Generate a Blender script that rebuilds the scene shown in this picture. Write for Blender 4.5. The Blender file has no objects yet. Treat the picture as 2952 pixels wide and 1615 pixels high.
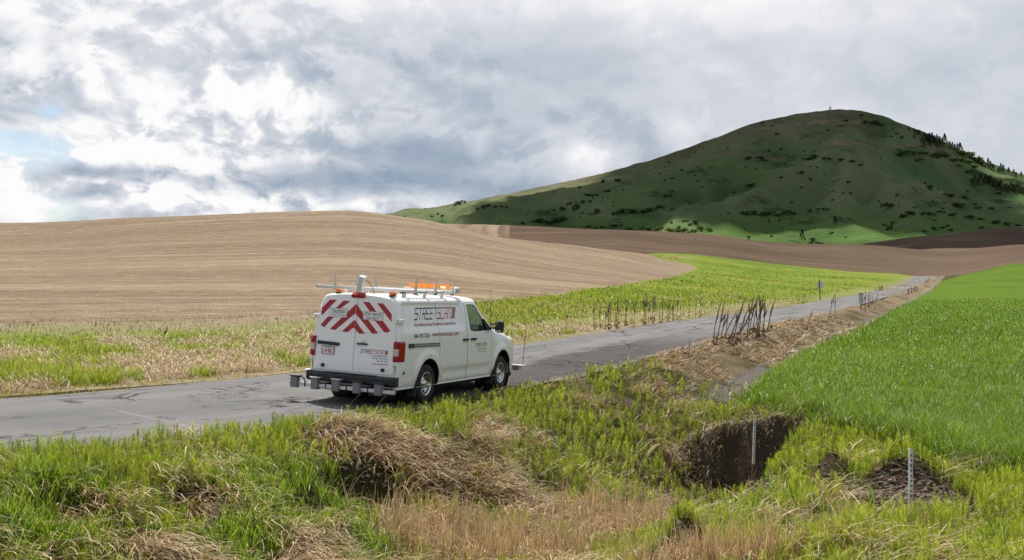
import bpy, math, random
import numpy as np
from mathutils import Vector, Matrix, Quaternion

random.seed(11)
rng = np.random.default_rng(11)
S = bpy.context.scene
COL = S.collection
R = math.radians

# ------------------------------------------------------------------ camera
FPX, CX, CY = 3100.0, 1476.0, 807.5          # focal length and centre in photograph pixels
PITCH = R(0.5)
CAMZ = 2.208
cam_d = bpy.data.cameras.new('camera')
cam_d.sensor_width = 36.0
cam_d.lens = 36.0 * FPX / 2952.0
cam_d.clip_start = 0.1
cam_d.clip_end = 30000
cam = bpy.data.objects.new('camera', cam_d)
COL.objects.link(cam)
cam.location = (0, 0, CAMZ)
cam.rotation_euler = (R(90) + PITCH, 0, 0)
S.camera = cam

# ------------------------------------------------------------------ light
SUN_AZ, SUN_EL = R(-12), R(60)                # azimuth from +Y towards +X
TOSUN = Vector((math.cos(SUN_EL) * math.sin(SUN_AZ), math.cos(SUN_EL) * math.cos(SUN_AZ), math.sin(SUN_EL)))
sun_d = bpy.data.lights.new('sun', 'SUN')
sun_d.energy = 5.0
sun_d.angle = R(0.6)
sun_d.color = (1.0, 0.955, 0.88)
sun = bpy.data.objects.new('sun', sun_d)
COL.objects.link(sun)
sun.rotation_euler = (-TOSUN).to_track_quat('-Z', 'Y').to_euler()
S.view_settings.view_transform = 'Standard'
S.view_settings.look = 'None'
S.view_settings.exposure = 0.5
S.view_settings.gamma = 1.0
S.render.engine = 'CYCLES'
S.cycles.max_bounces = 5
S.cycles.diffuse_bounces = 2
S.cycles.transparent_max_bounces = 12
S.cycles.use_denoising = True


# ------------------------------------------------------------------ node helpers
class NT:
    def __init__(s, tree):
        s.t = tree
        s.t.nodes.clear()

    def n(s, kind, ins=None, **props):
        nd = s.t.nodes.new(kind)
        for k, v in props.items():
            setattr(nd, k, v)
        for k, v in (ins or {}).items():
            s.put(nd.inputs[k], v)
        return nd

    def put(s, sock, v):
        if isinstance(v, bpy.types.NodeSocket):
            s.t.links.new(v, sock)
        elif isinstance(v, bpy.types.Node):
            s.t.links.new(v.outputs[0], sock)
        else:
            if hasattr(sock, 'default_value') and hasattr(sock.default_value, '__len__') and len(sock.default_value) == 4 and len(v) == 3:
                v = (*v, 1)
            sock.default_value = v

    def math(s, op, a, b=0.0, c=0.0, clamp=False):
        nd = s.t.nodes.new('ShaderNodeMath')
        nd.operation = op
        nd.use_clamp = clamp
        s.put(nd.inputs[0], a); s.put(nd.inputs[1], b); s.put(nd.inputs[2], c)
        return nd.outputs[0]

    def mix(s, f, a, b, blend='MIX'):
        nd = s.t.nodes.new('ShaderNodeMix')
        nd.data_type = 'RGBA'
        nd.blend_type = blend
        nd.clamp_factor = True
        s.put(nd.inputs[0], f); s.put(nd.inputs[6], a); s.put(nd.inputs[7], b)
        return nd.outputs[2]

    def ramp(s, f, lo, hi, a=0.0, b=1.0):
        nd = s.t.nodes.new('ShaderNodeMapRange')
        nd.interpolation_type = 'SMOOTHSTEP'
        s.put(nd.inputs[0], f)
        nd.inputs[1].default_value = lo; nd.inputs[2].default_value = hi
        nd.inputs[3].default_value = a; nd.inputs[4].default_value = b
        return nd.outputs[0]

    def noise(s, vec, scale, detail=4, rough=0.55, dist=0.0, kind='FBM'):
        nd = s.t.nodes.new('ShaderNodeTexNoise')
        nd.noise_dimensions = '3D'
        s.put(nd.inputs['Vector'], vec)
        nd.inputs['Scale'].default_value = scale
        nd.inputs['Detail'].default_value = detail
        nd.inputs['Roughness'].default_value = rough
        nd.inputs['Distortion'].default_value = dist
        return nd.outputs[0]

    def mapping(s, vec, loc=(0, 0, 0), rot=(0, 0, 0), sc=(1, 1, 1)):
        nd = s.t.nodes.new('ShaderNodeMapping')
        s.put(nd.inputs[0], vec)
        nd.inputs[1].default_value = loc; nd.inputs[2].default_value = rot; nd.inputs[3].default_value = sc
        return nd.outputs[0]


def new_mat(name):
    m = bpy.data.materials.new(name)
    m.use_nodes = True
    return m, NT(m.node_tree)


def plain(name, col, rough=0.5, metal=0.0, coat=0.0, spec=0.5, grime=0.06, gscale=6.0, trans=0.0, emit=0.0):
    """principled with a little procedural variation in colour and roughness"""
    m, T = new_mat(name)
    tc = T.n('ShaderNodeTexCoord')
    nz = T.noise(tc.outputs['Object'], gscale, 5)
    c = T.mix(T.ramp(nz, 0.35, 0.75), col, tuple(max(0, x * (1 - 2.2 * grime)) for x in col))
    b = T.n('ShaderNodeBsdfPrincipled', {'Base Color': c, 'Metallic': metal, 'Coat Weight': coat, 'Coat Roughness': 0.06,
                                         'Specular IOR Level': spec, 'Transmission Weight': trans,
                                         'Roughness': T.ramp(nz, 0.2, 0.8, max(0.02, rough - 0.06), min(1, rough + 0.08))})
    if emit:
        T.put(b.inputs['Emission Color'], col)
        b.inputs['Emission Strength'].default_value = emit
    T.n('ShaderNodeOutputMaterial', {'Surface': b})
    return m


# ------------------------------------------------------------------ sky
world = bpy.data.worlds.new('World')
S.world = world
world.use_nodes = True
world.cycles.sampling_method = 'MANUAL'
world.cycles.sample_map_resolution = 256
W = NT(world.node_tree)
tc = W.n('ShaderNodeTexCoord')
dirv = tc.outputs['Generated']
sky = W.n('ShaderNodeTexSky')
sky.sky_type = 'NISHITA'
sky.sun_disc = False
sky.sun_elevation = SUN_EL
sky.sun_rotation = SUN_AZ
sky.air_density = 1.0
sky.dust_density = 0.6
sep = W.n('ShaderNodeSeparateXYZ', {0: dirv})
DX, DY, DZ = sep.outputs
AZ = W.math('ARCTAN2', DX, DY)
EL = W.math('ARCSINE', DZ)


def dirof(u, v):
    d = Vector(((u - CX) / FPX, 1.0, -(v - CY) / FPX))
    d.rotate(Quaternion((1, 0, 0), PITCH))
    return d.normalized()


def blob(u, v, ru, rv):
    """soft bump round a direction, wider or flatter as asked"""
    d = dirof(u, v)
    a = W.math('MULTIPLY_ADD', AZ, FPX / ru, -math.atan2(d.x, d.y) * FPX / ru)
    e = W.math('MULTIPLY_ADD', EL, FPX / rv, -math.asin(d.z) * FPX / rv)
    q = W.math('MULTIPLY_ADD', a, a, W.math('MULTIPLY', e, e))
    return W.math('POWER', 0.37, q)


def wsum(items):
    acc = 0.0
    for w, node in items:
        acc = W.math('MULTIPLY_ADD', node, w, acc)
    return acc


def warp(vec, amt, scale):
    nd = W.t.nodes.new('ShaderNodeTexNoise')
    W.put(nd.inputs['Vector'], vec)
    nd.inputs['Scale'].default_value = scale; nd.inputs['Detail'].default_value = 2
    d = W.n('ShaderNodeVectorMath', {0: nd.outputs[1], 1: (.5, .5, .5)}, operation='SUBTRACT').outputs[0]
    d = W.n('ShaderNodeVectorMath', {0: d, 'Scale': amt}, operation='SCALE').outputs[0]
    return W.n('ShaderNodeVectorMath', {0: vec, 1: d}, operation='ADD').outputs[0]


dstr = W.mapping(dirv, (0.3, 0.1, 0.7), (0, 0, 0), (1.0, 1.0, 1.5))
dwp = warp(dstr, .07, 9.0)
big = W.noise(dstr, 4.0, 3, 0.5)
puff = W.noise(dwp, 15.0, 7, 0.58)
puff_up = W.noise(W.mapping(dwp, (0.010, 0, 0.022)), 15.0, 3, 0.55)
lay = W.noise(W.mapping(dirv, (0.9, 2.2, 0.1), (0, 0, 0), (1.0, 1.0, 5.0)), 6.0, 3, 0.55)
relief = W.math('MULTIPLY', W.math('SUBTRACT', puff_up, puff), 2.1)
tex = W.math('MULTIPLY_ADD', W.ramp(puff, .45, .55), -0.30, W.math('ADD', relief, 0.15))
amp = wsum([(0.72, blob(250, 340, 640, 330)), (0.6, blob(800, 590, 800, 60)), (0.28, blob(800, 320, 420, 240)), (0.30, blob(1600, 430, 360, 110)), (1.0, 0.13)])
layamp = wsum([(1.3, blob(500, 540, 900, 110)), (1.0, 0.20)])
soft = W.math('MULTIPLY_ADD', W.math('SUBTRACT', big, .5), 0.50, W.math('MULTIPLY', W.math('SUBTRACT', lay, .5), layamp))
# how grey the cloud is: large soft sheet right of centre, bright heaps on the left, flat dark bases low down
gaus = wsum([(0.06, blob(1650, 330, 640, 230)), (0.30, blob(850, 530, 330, 36)), (0.26, blob(1250, 520, 380, 60)), (0.24, blob(330, 500, 200, 24)),
             (0.20, blob(1150, 440, 320, 60)), (-0.44, blob(330, 280, 560, 360)), (-0.14, blob(2600, 380, 800, 300)),
             (-0.26, blob(1620, 470, 200, 60)), (-0.30, blob(2350, -60, 900, 170)), (-0.34, blob(900, 592, 420, 22)), (-0.22, blob(300, 585, 420, 45)),
             (0.10, blob(1100, 190, 420, 90)), (-0.20, blob(830, 340, 190, 70)), (-0.22, blob(1300, 0, 900, 70)), (0.12, blob(60, 120, 160, 50))])
dk = W.math('MULTIPLY_ADD', tex, amp, W.math('ADD', W.math('ADD', gaus, soft), 0.50))
ramp = W.n('ShaderNodeValToRGB', {0: dk})
cr = ramp.color_ramp
cr.elements[0].position = 0.0; cr.elements[0].color = (1.0, 1.0, 1.0, 1)
cr.elements[1].position = 1.0; cr.elements[1].color = (0.30, 0.38, 0.49, 1)
for p, c in ((0.10, (0.94, 0.945, 0.955)), (0.30, (0.71, 0.735, 0.79)), (0.60, (0.46, 0.525, 0.61))):
    e = cr.elements.new(p); e.color = (*c, 1)
# where the cloud opens and blue shows
gap = wsum([(0.85, blob(10, 430, 230, 60)), (0.9, blob(0, 600, 230, 50)), (0.75, blob(552, 548, 60, 28)), (0.55, blob(145, 318, 60, 30)),
            (0.5, blob(-600, 480, 400, 90))])
gapf = W.math('MULTIPLY', W.ramp(gap, 0.25, 0.62), W.ramp(puff, .52, .43))
# the clear air through the gaps is the physical sky behind thin veils
allc = W.mix(W.ramp(DZ, -0.06, -0.01), (0.16, 0.14, 0.10), ramp.outputs[0])
bg_cloud = W.n('ShaderNodeBackground', {'Color': allc, 'Strength': 0.69})
bg_sky = W.n('ShaderNodeBackground', {'Color': sky.outputs[0], 'Strength': 0.085})
veil = W.n('ShaderNodeMixShader', {0: 0.28, 1: bg_sky.outputs[0], 2: bg_cloud.outputs[0]})
both = W.n('ShaderNodeMixShader', {0: gapf, 1: bg_cloud.outputs[0], 2: veil.outputs[0]})
W.n('ShaderNodeOutputWorld', {'Surface': both})


# ------------------------------------------------------------------ mesh helpers
def link(o, parent=None, **tags):
    COL.objects.link(o)
    if parent is not None:
        o.parent = parent
    for k, v in tags.items():
        if v is not None:
            o[k] = v
    return o


def obj(name, me, mat=None, parent=None, **tags):
    if mat is not None:
        me.materials.clear()
        me.materials.append(mat)
    return link(bpy.data.objects.new(name, me), parent, **tags)


def empty(name, loc=(0, 0, 0), **tags):
    o = bpy.data.objects.new(name, None)
    o.empty_display_size = 0.2
    o.location = loc
    return link(o, None, **tags)


def raw_mesh(name, V, polys, smooth=False, color=None):
    """polys: list of index arrays (each M x k) and/or a list of python lists"""
    me = bpy.data.meshes.new(name)
    V = np.asarray(V, dtype=np.float32)
    loops, tot = [], []
    for P in polys:
        if isinstance(P, np.ndarray):
            if len(P):
                loops.append(P.ravel()); tot.append(np.full(len(P), P.shape[1]))
        elif P:
            loops.append(np.array([i for p in P for i in p])); tot.append(np.array([len(p) for p in P]))
    loops = np.concatenate(loops).astype(np.int32); tot = np.concatenate(tot).astype(np.int32)
    start = np.zeros(len(tot), dtype=np.int32); start[1:] = np.cumsum(tot)[:-1]
    me.vertices.add(len(V)); me.vertices.foreach_set('co', V.ravel())
    me.loops.add(len(loops)); me.loops.foreach_set('vertex_index', loops)
    me.polygons.add(len(tot)); me.polygons.foreach_set('loop_start', start)
    if smooth:
        me.polygons.foreach_set('use_smooth', np.ones(len(tot), dtype=bool))
    me.update(calc_edges=True)
    if color is not None:
        at = me.attributes.new('Col', 'FLOAT_COLOR', 'POINT')
        c = np.ones((len(V), 4), dtype=np.float32); c[:, :3] = color
        at.data.foreach_set('color', c.ravel())
    return me


def split(V, quads, polys, f):
    """cut a surface along f = 0; returns V2, (quads+, polys+), (quads-, polys-); extra vertices appended"""
    V = np.asarray(V, float)
    f = np.where(np.abs(f) < 1e-9, 1e-9, f)
    pos = f > 0
    qp = pos[quads]
    allp = qp.all(1); alln = (~qp).all(1)
    mixed = [list(q) for q in quads[~(allp | alln)]]
    Pp, Pn = [], []
    for p in polys:
        b = [pos[i] for i in p]
        if all(b): Pp.append(p)
        elif not any(b): Pn.append(p)
        else: mixed.append(list(p))
    extra, cache = [], {}
    base = len(V)
    for p in mixed:
        a, b = [], []
        for i in range(len(p)):
            s, t = p[i], p[(i + 1) % len(p)]
            (a if pos[s] else b).append(s)
            if pos[s] != pos[t]:
                k = (min(s, t), max(s, t))
                if k not in cache:
                    w = f[s] / (f[s] - f[t])
                    cache[k] = base + len(extra)
                    extra.append(((s, t, w)))
                a.append(cache[k]); b.append(cache[k])
        if len(a) > 2: Pp.append(a)
        if len(b) > 2: Pn.append(b)
    return extra, (quads[allp], Pp), (quads[alln], Pn)


def lerp_extra(A, extra):
    if not extra:
        return A
    s = np.array([e[0] for e in extra]); t = np.array([e[1] for e in extra]); w = np.array([e[2] for e in extra])
    if A.ndim == 2: w = w[:, None]
    # extras may refer to earlier extras only through A, which already holds them
    return np.concatenate([A, A[s] + (A[t] - A[s]) * w])


def compact(V, quads, polys):
    used = np.unique(np.concatenate([quads.ravel()] + [np.array(p) for p in polys] if polys else [quads.ravel()])).astype(int)
    m = np.full(len(V), -1); m[used] = np.arange(len(used))
    return used, m[quads] if len(quads) else quads, [[int(m[i]) for i in p] for p in polys]


class MB:
    """collects simple solids into one mesh"""
    def __init__(s):
        s.v, s.f, s.sm = [], [], []

    def add(s, V, F, smooth=False):
        b = len(s.v)
        s.v += [tuple(v) for v in V]
        s.f += [[i + b for i in f] for f in F]
        s.sm += [smooth] * len(F)
        return s

    def box(s, c, size, rot=None, bev=0.0):
        hx, hy, hz = [a / 2 for a in size]
        if bev <= 0:
            V = [Vector((x, y, z)) for x in (-hx, hx) for y in (-hy, hy) for z in (-hz, hz)]
            F = [(0, 1, 3, 2), (4, 6, 7, 5), (0, 4, 5, 1), (2, 3, 7, 6), (0, 2, 6, 4), (1, 5, 7, 3)]
        else:
            b = min(bev, hx * .9, hy * .9, hz * .9)
            V, F = [], []
            ring = []
            for z, k in ((-hz, 1), (-hz + b, 0), (hz - b, 0), (hz, 1)):
                r = []
                for sx, sy in ((-1, -1), (1, -1), (1, 1), (-1, 1)):
                    ex, ey = hx - (b if k else 0), hy - (b if k else 0)
                    for q in ((0, 1) if (sx * sy > 0) else (1, 0)):
                        dx, dy = (b * .6, 0) if q else (0, b * .6)
                        r.append(len(V)); V.append(Vector((sx * (ex - dx), sy * (ey - dy), z)))
                ring.append(r)
            for a, c2 in zip(ring, ring[1:]):
                for i in range(8):
                    F.append((a[i], a[(i + 1) % 8], c2[(i + 1) % 8], c2[i]))
            F.append(ring[0][::-1]); F.append(ring[-1])
        if rot is not None:
            V = [rot @ v for v in V]
        c = Vector(c)
        return s.add([v + c for v in V], F)

    def tube(s, pts, rad, n=8, cap=True, smooth=True):
        pts = [Vector(p) for p in pts]
        rad = rad if isinstance(rad, (list, tuple)) else [rad] * len(pts)
        V, F = [], []
        up = Vector((0, 0, 1))
        for i, p in enumerate(pts):
            t = (pts[min(i + 1, len(pts) - 1)] - pts[max(i - 1, 0)]).normalized()
            a = t.cross(up if abs(t.z) < .9 else Vector((1, 0, 0))).normalized()
            b = t.cross(a)
            for k in range(n):
                q = 2 * math.pi * k / n
                V.append(p + (a * math.cos(q) + b * math.sin(q)) * rad[i])
        for i in range(len(pts) - 1):
            for k in range(n):
                F.append((i * n + k, i * n + (k + 1) % n, (i + 1) * n + (k + 1) % n, (i + 1) * n + k))
        s.add(V, F, smooth)
        if cap:
            m = len(s.v) - len(V)
            s.f += [[m + k for k in range(n)][::-1], [m + (len(pts) - 1) * n + k for k in range(n)]]
            s.sm += [False, False]
        return s

    def lathe(s, prof, axis_o, n=28, smooth=True):
        """prof: (axial, radius) along +Y, from axis_o"""
        o = Vector(axis_o)
        V, F = [], []
        for a, r in prof:
            for k in range(n):
                q = 2 * math.pi * k / n
                V.append(o + Vector((math.cos(q) * r, a, math.sin(q) * r)))
        for i in range(len(prof) - 1):
            for k in range(n):
                F.append((i * n + k, (i + 1) * n + k, (i + 1) * n + (k + 1) % n, i * n + (k + 1) % n))
        return s.add(V, F, smooth)

    def prism(s, poly, fmap, d0, d1, inset=0.0):
        """polygon in 2D, fmap(a, b, depth) -> 3D, from depth d0 to d1, front edge inset"""
        n = len(poly)
        cx = sum(p[0] for p in poly) / n; cy = sum(p[1] for p in poly) / n
        def ins(p):
            if not inset: return p
            L = math.hypot(p[0] - cx, p[1] - cy) or 1
            return (p[0] - (p[0] - cx) / L * inset, p[1] - (p[1] - cy) / L * inset)
        V = [fmap(p[0], p[1], d0) for p in poly] + [fmap(*ins(p), d1) for p in poly]
        F = [(i, (i + 1) % n, n + (i + 1) % n, n + i) for i in range(n)] + [list(range(n, 2 * n)), list(range(n))[::-1]]
        return s.add(V, F)

    def mesh(s, name):
        me = bpy.data.meshes.new(name)
        me.from_pydata([tuple(v) for v in s.v], [], s.f)
        me.polygons.foreach_set('use_smooth', s.sm)
        me.update()
        import bmesh
        bm = bmesh.new(); bm.from_mesh(me)
        bmesh.ops.recalc_face_normals(bm, faces=bm.faces)
        bm.to_mesh(me); bm.free()
        return me

    def build(s, name, mat, parent=None, **tags):
        return obj(name, s.mesh(name), mat, parent, **tags)


# ------------------------------------------------------------------ noise and terrain shape
def _hash(i, j, seed):
    h = (i * 374761393 + j * 668265263 + seed * 974634777) & 0xffffffff
    h = ((h ^ (h >> 13)) * 1274126177) & 0xffffffff
    h = h ^ (h >> 16)
    return (h & 0xffffff) / float(0xffffff)


def vnoise(x, y, seed=0):
    x = np.asarray(x, float); y = np.asarray(y, float)
    i = np.floor(x).astype(np.int64); j = np.floor(y).astype(np.int64)
    a = x - i; b = y - j
    a = a * a * a * (a * (a * 6 - 15) + 10); b = b * b * b * (b * (b * 6 - 15) + 10)
    h = lambda p, q: _hash(i + p, j + q, seed)
    return (h(0, 0) * (1 - a) + h(1, 0) * a) * (1 - b) + (h(0, 1) * (1 - a) + h(1, 1) * a) * b


def fbm(x, y, oct=4, seed=0):
    r, amp, tot = 0, 1.0, 0
    for k in range(oct):
        r = r + amp * (vnoise(x * 2 ** k + 17.3 * k, y * 2 ** k - 9.1 * k, seed + k) - 0.5)
        tot += amp; amp *= 0.5
    return r / tot * 2


def sstep(x, a, b):
    t = np.clip((x - a) / (b - a), 0, 1)
    return t * t * (3 - 2 * t)


def pchip(x, xs, ys):
    """smooth interpolation without overshoot"""
    xs = np.asarray(xs, float); ys = np.asarray(ys, float)
    h = np.diff(xs); d = np.diff(ys) / h
    m = np.zeros(len(xs))
    for i in range(1, len(xs) - 1):
        m[i] = 0 if d[i - 1] * d[i] <= 0 else 2 * d[i - 1] * d[i] / (d[i - 1] + d[i])
    m[0], m[-1] = d[0], d[-1]
    x = np.clip(x, xs[0], xs[-1])
    k = np.clip(np.searchsorted(xs, x, side='right') - 1, 0, len(xs) - 2)
    t = (x - xs[k]) / h[k]
    return ((2 * t**3 - 3 * t**2 + 1) * ys[k] + (t**3 - 2 * t**2 + t) * h[k] * m[k]
            + (-2 * t**3 + 3 * t**2) * ys[k + 1] + (t**3 - t**2) * h[k] * m[k + 1])


def elev(v):
    return -(v - CY) / FPX + math.tan(PITCH)


# van and road frame
VAN_YAW, VAN_PIT, VAN_ROL = R(67.302), R(-1.184), R(2.746)
_cr = Matrix.Rotation(PITCH, 4, 'X')
VAN_M = Matrix.Translation((0, 0, CAMZ)) @ _cr @ Matrix.Translation((-2.602, 21.656, -2.397)) @ \
    Matrix.Rotation(VAN_YAW, 4, 'Z') @ Matrix.Rotation(-VAN_PIT, 4, 'Y') @ Matrix.Rotation(VAN_ROL, 4, 'X')
VO = VAN_M.translation
RDX, RDY = math.cos(VAN_YAW), math.sin(VAN_YAW)
RNX, RNY = RDY, -RDX
ROAD_L, ROAD_R = -4.35, 1.25


def bend(s):
    q = np.minimum(s, 0)
    return np.where(q > -14, -0.012 * q * q, -0.012 * 196 + 0.336 * (q + 14))


def to_sn(x, y):
    dx = x - VO.x; dy = y - VO.y
    s = dx * RDX + dy * RDY
    return s, dx * RNX + dy * RNY - bend(s)


def from_sn(s, n):
    n = n + bend(s)
    return VO.x + s * RDX + n * RNX, VO.y + s * RDY + n * RNY


def zr(s):
    return pchip(s, [-60, -25, -10, -5, 0, 4, 8, 14, 22, 40, 75, 110, 200, 300, 405, 450, 520, 700, 2500],
                 [1.6, .75, .27, .10, 0, -.05, -.07, -.02, .10, .36, .48, .85, 1.95, 4.1, 7.0, 7.1, 6.0, 3.0, 3.0])


def crossfall(s):
    return 0.051 + (0.012 - 0.051) * sstep(s, 8, 34)


LOFT_U = [-2400, -900, 0, 500, 980, 1200, 1470, 1750, 2000, 2250, 2500, 2730, 2952, 3700, 5200]
# per column of view: distance and image row of the ground, near to far
LOFT = [
    [(8, -.1), (20, 1115), (40, 955), (80, 840), (150, 750), (210, 690), (260, 655), (330, 9.), (430, 3.), (620, 8.), (720, 2.), (850, 10.), (1000, 5.), (8000, -40.)],
    [(8, -.1), (20, 1115), (40, 955), (80, 838), (150, 742), (210, 680), (260, 648), (330, 12.), (430, 3.), (620, 8.), (720, 2.), (850, 10.), (1000, 5.), (8000, -40.)],
    [(8, -.2), (20, 1112), (40, 948), (80, 832), (150, 735), (210, 685), (250, 641), (330, 12.), (430, 4.), (620, 8.), (720, 2.), (850, 10.), (1000, 5.), (8000, -40.)],
    [(9, -.25), (24, 1085), (42, 936), (80, 828), (150, 722), (210, 652), (245, 625), (330, 14.), (430, 5.), (620, 10.), (720, 2.), (850, 10.), (1000, 8.), (8000, -40.)],
    [(10, -.35), (28, 1045), (47, 912), (80, 828), (150, 712), (210, 640), (240, 610), (330, 16.), (430, 10.), (620, 20.), (720, 14.), (850, 18.), (1000, 12.), (8000, -40.)],
    [(11, -.6), (32, 1012), (58, 892), (90, 822), (150, 722), (210, 657), (245, 633), (330, 14.), (430, 16.), (620, 648), (720, 28.), (850, 24.), (1000, 16.), (8000, -40.)],
    [(12, -.8), (38, 982), (75, 868), (110, 815), (170, 742), (230, 700), (255, 688), (330, 12.), (430, 18.), (620, 655), (720, 30.), (850, 26.), (1000, 18.), (8000, -40.)],
    [(13, -.6), (48, 942), (100, 845), (150, 800), (200, 766), (255, 735), (290, 722), (340, 10.), (430, 705), (620, 669), (720, 28.), (850, 26.), (1000, 18.), (8000, -40.)],
    [(14, -.5), (60, 912), (110, 850), (170, 815), (230, 793), (290, 774), (330, 752), (370, 735), (470, 708), (620, 676), (720, 28.), (850, 26.), (1000, 18.), (8000, -40.)],
    [(14, -.4), (60, 925), (95, 882), (160, 842), (230, 815), (290, 798), (340, 780), (390, 764), (480, 738), (620, 703), (720, 20.), (850, 24.), (1000, 18.), (8000, -40.)],
    [(14, -.2), (45, 1003), (90, 902), (150, 858), (220, 830), (300, 806), (360, 794), (400, 786), (480, 748), (600, 709), (720, 24.), (850, 700), (1000, 28.), (8000, -40.)],
    [(14, -.2), (45, 985), (90, 882), (115, 868), (170, 853), (240, 832), (330, 808), (400, 797), (480, 764), (600, 722), (720, 30.), (850, 677), (1000, 40.), (8000, -40.)],
    [(13, -.15), (40, 1005), (75, 898), (115, 866), (170, 852), (240, 825), (310, 798), (380, 767), (480, 735), (600, 706), (720, 30.), (850, 655), (1000, 44.), (8000, -40.)],
    [(13, -.1), (40, 1000), (75, 895), (115, 865), (170, 845), (240, 815), (310, 790), (380, 760), (480, 730), (600, 700), (720, 34.), (850, 645), (1000, 44.), (8000, -40.)],
    [(13, -.1), (40, 1000), (75, 895), (115, 865), (170, 845), (240, 815), (310, 790), (380, 760), (480, 730), (600, 700), (720, 34.), (850, 645), (1000, 44.), (8000, -40.)],
]
LK = len(LOFT[0])
LOFT_Y = np.array([[k[0] for k in c] for c in LOFT], float)
LOFT_Z = np.array([[(CAMZ + k[0] * elev(k[1])) if isinstance(k[1], int) else k[1] for k in c] for c in LOFT], float)


def loft(x, y):
    r = np.hypot(x, y)
    az = np.clip(np.arctan2(x, y), -0.93, 0.93)
    u = CX + FPX * np.tan(az)
    yy = np.maximum(r * np.cos(az), 0.5)
    ly = np.stack([pchip(u, LOFT_U, np.log(LOFT_Y[:, k])) for k in range(LK)])
    lz = np.stack([pchip(u, LOFT_U, LOFT_Z[:, k]) for k in range(LK)])
    t = np.log(yy)
    k = np.clip((t[None] >= ly).sum(0) - 1, 0, LK - 2)
    ii = np.arange(len(t))
    h = np.diff(ly, axis=0); d = np.diff(lz, axis=0) / h
    m = np.zeros_like(lz)
    m[1:-1] = np.where(d[:-1] * d[1:] <= 0, 0, 2 * d[:-1] * d[1:] / np.where(np.abs(d[:-1] + d[1:]) < 1e-9, 1, d[:-1] + d[1:]))
    m[0] = 0; m[-1] = 0
    hk = h[k, ii]; tt = np.clip((t - ly[k, ii]) / hk, 0, 1)
    return ((2 * tt**3 - 3 * tt**2 + 1) * lz[k, ii] + (tt**3 - 2 * tt**2 + tt) * hk * m[k, ii]
            + (-2 * tt**3 + 3 * tt**2) * lz[k + 1, ii] + (tt**3 - tt**2) * hk * m[k + 1, ii])


# mounds: x, y, radius along x, radius along y, height
MOUNDS = []


def height(x, y, rough=True):
    x = np.atleast_1d(np.asarray(x, float)); y = np.atleast_1d(np.asarray(y, float))
    s, n = to_sn(x, y)
    zl = loft(x, y)
    z0 = zr(s); cf = crossfall(s)
    road = z0 - cf * np.clip(n, -9, 3)
    nd = np.interp(s, [-30, -3, 3, 9, 30, 100, 220], [7.3, 6.9, 6.1, 4.7, 4.3, 3.9, 3.4])
    dep = np.interp(s, [-30, -3, 2, 8, 20, 40, 110, 200, 420], [1.1, 1.15, 1.2, .85, .72, .68, .62, .55, .4])
    dep = dep * (1 - sstep(s, 360, 430))
    t = np.clip((n - ROAD_R) / (nd - ROAD_R), 0, 1.0)
    g = np.interp(t, [0, .15, .32, .45, .62, .78, .92, 1], [.02, .07, .16, .30, .62, .88, .985, 1])
    zb = z0 - cf * ROAD_R
    bank = zb - (dep - cf * ROAD_R) * g
    zbed = zb - (dep - cf * ROAD_R)
    up = sstep(n, nd + .2, nd + 2.0)
    right = np.where(n < nd, bank, zbed + (zl - zbed) * up)
    wl = sstep(n, -12, -5.2)
    left = zl + (road - 0.03 - zl) * wl
    z = np.where(n < ROAD_R, left, right)
    z = z + (zl - z) * sstep(s, 408, 470)
    # bed of the road lies a little under the asphalt sheet
    inr = sstep(n, ROAD_L - .05, ROAD_L + .25) * (1 - sstep(n, ROAD_R - .25, ROAD_R + .05))
    z = z - 0.06 * inr
    # earth crossing over the ditch with a steep broken face on this side
    bt = -0.44 - .30 * sstep(np.abs(n - 7.0), .45, 1.5) + 0.10 * fbm(x * 1.1, y * 1.1, 3, 5)
    edge = 1.75 + 0.55 * fbm(x * .9, y * .9, 2, 9) + 1.8 * np.clip(np.abs(n - 6.8) / 1.9, 0, 1) ** 2
    pit = sstep(s, -2.6, -1.2) * (1 - sstep(s, edge - .1, edge + .2)) * sstep(n, 4.9, 6.0) * (1 - sstep(n, 7.5, 8.3))
    z = z - .62 * pit
    wb = sstep(s, edge, edge + .22 + 1.1 * sstep(np.abs(n - 6.8), .8, 2.0)) * (1 - sstep(s, 6.0, 9.0)) * sstep(n, 3.4, 4.8) * (1 - sstep(n, 8.6, 10.2))
    z = np.maximum(z, z + (bt - z) * wb)
    for (mx, my, rx, ry, hh) in MOUNDS:
        q = ((x - mx) / rx) ** 2 + ((y - my) / ry) ** 2
        e_ = np.exp(-q * 1.2)
        z = z + hh * e_
        if hh < 0:
            z = z - hh * e_ + hh * np.exp(-(q * .9) ** 3)
        if hh > .3:
            z = z + e_ * (.10 * fbm(x * 5, y * 5, 3, 71) + .05 * fbm(x * 14, y * 14, 2, 73))
    if rough:
        r = np.hypot(x, y)
        off = 1 - inr
        near = np.clip(1 - r / 90, 0, 1)
        z = z + off * near * (0.09 * fbm(x * .9, y * .9, 3, 21) + 0.035 * fbm(x * 4, y * 4, 3, 31)) * sstep(np.abs(n + 1.5), 2.9, 4.2)
        z = z + np.clip((r - 40) / 200, 0, 1) * 0.5 * fbm(x / 40, y / 40, 3, 41)
    return z


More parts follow.
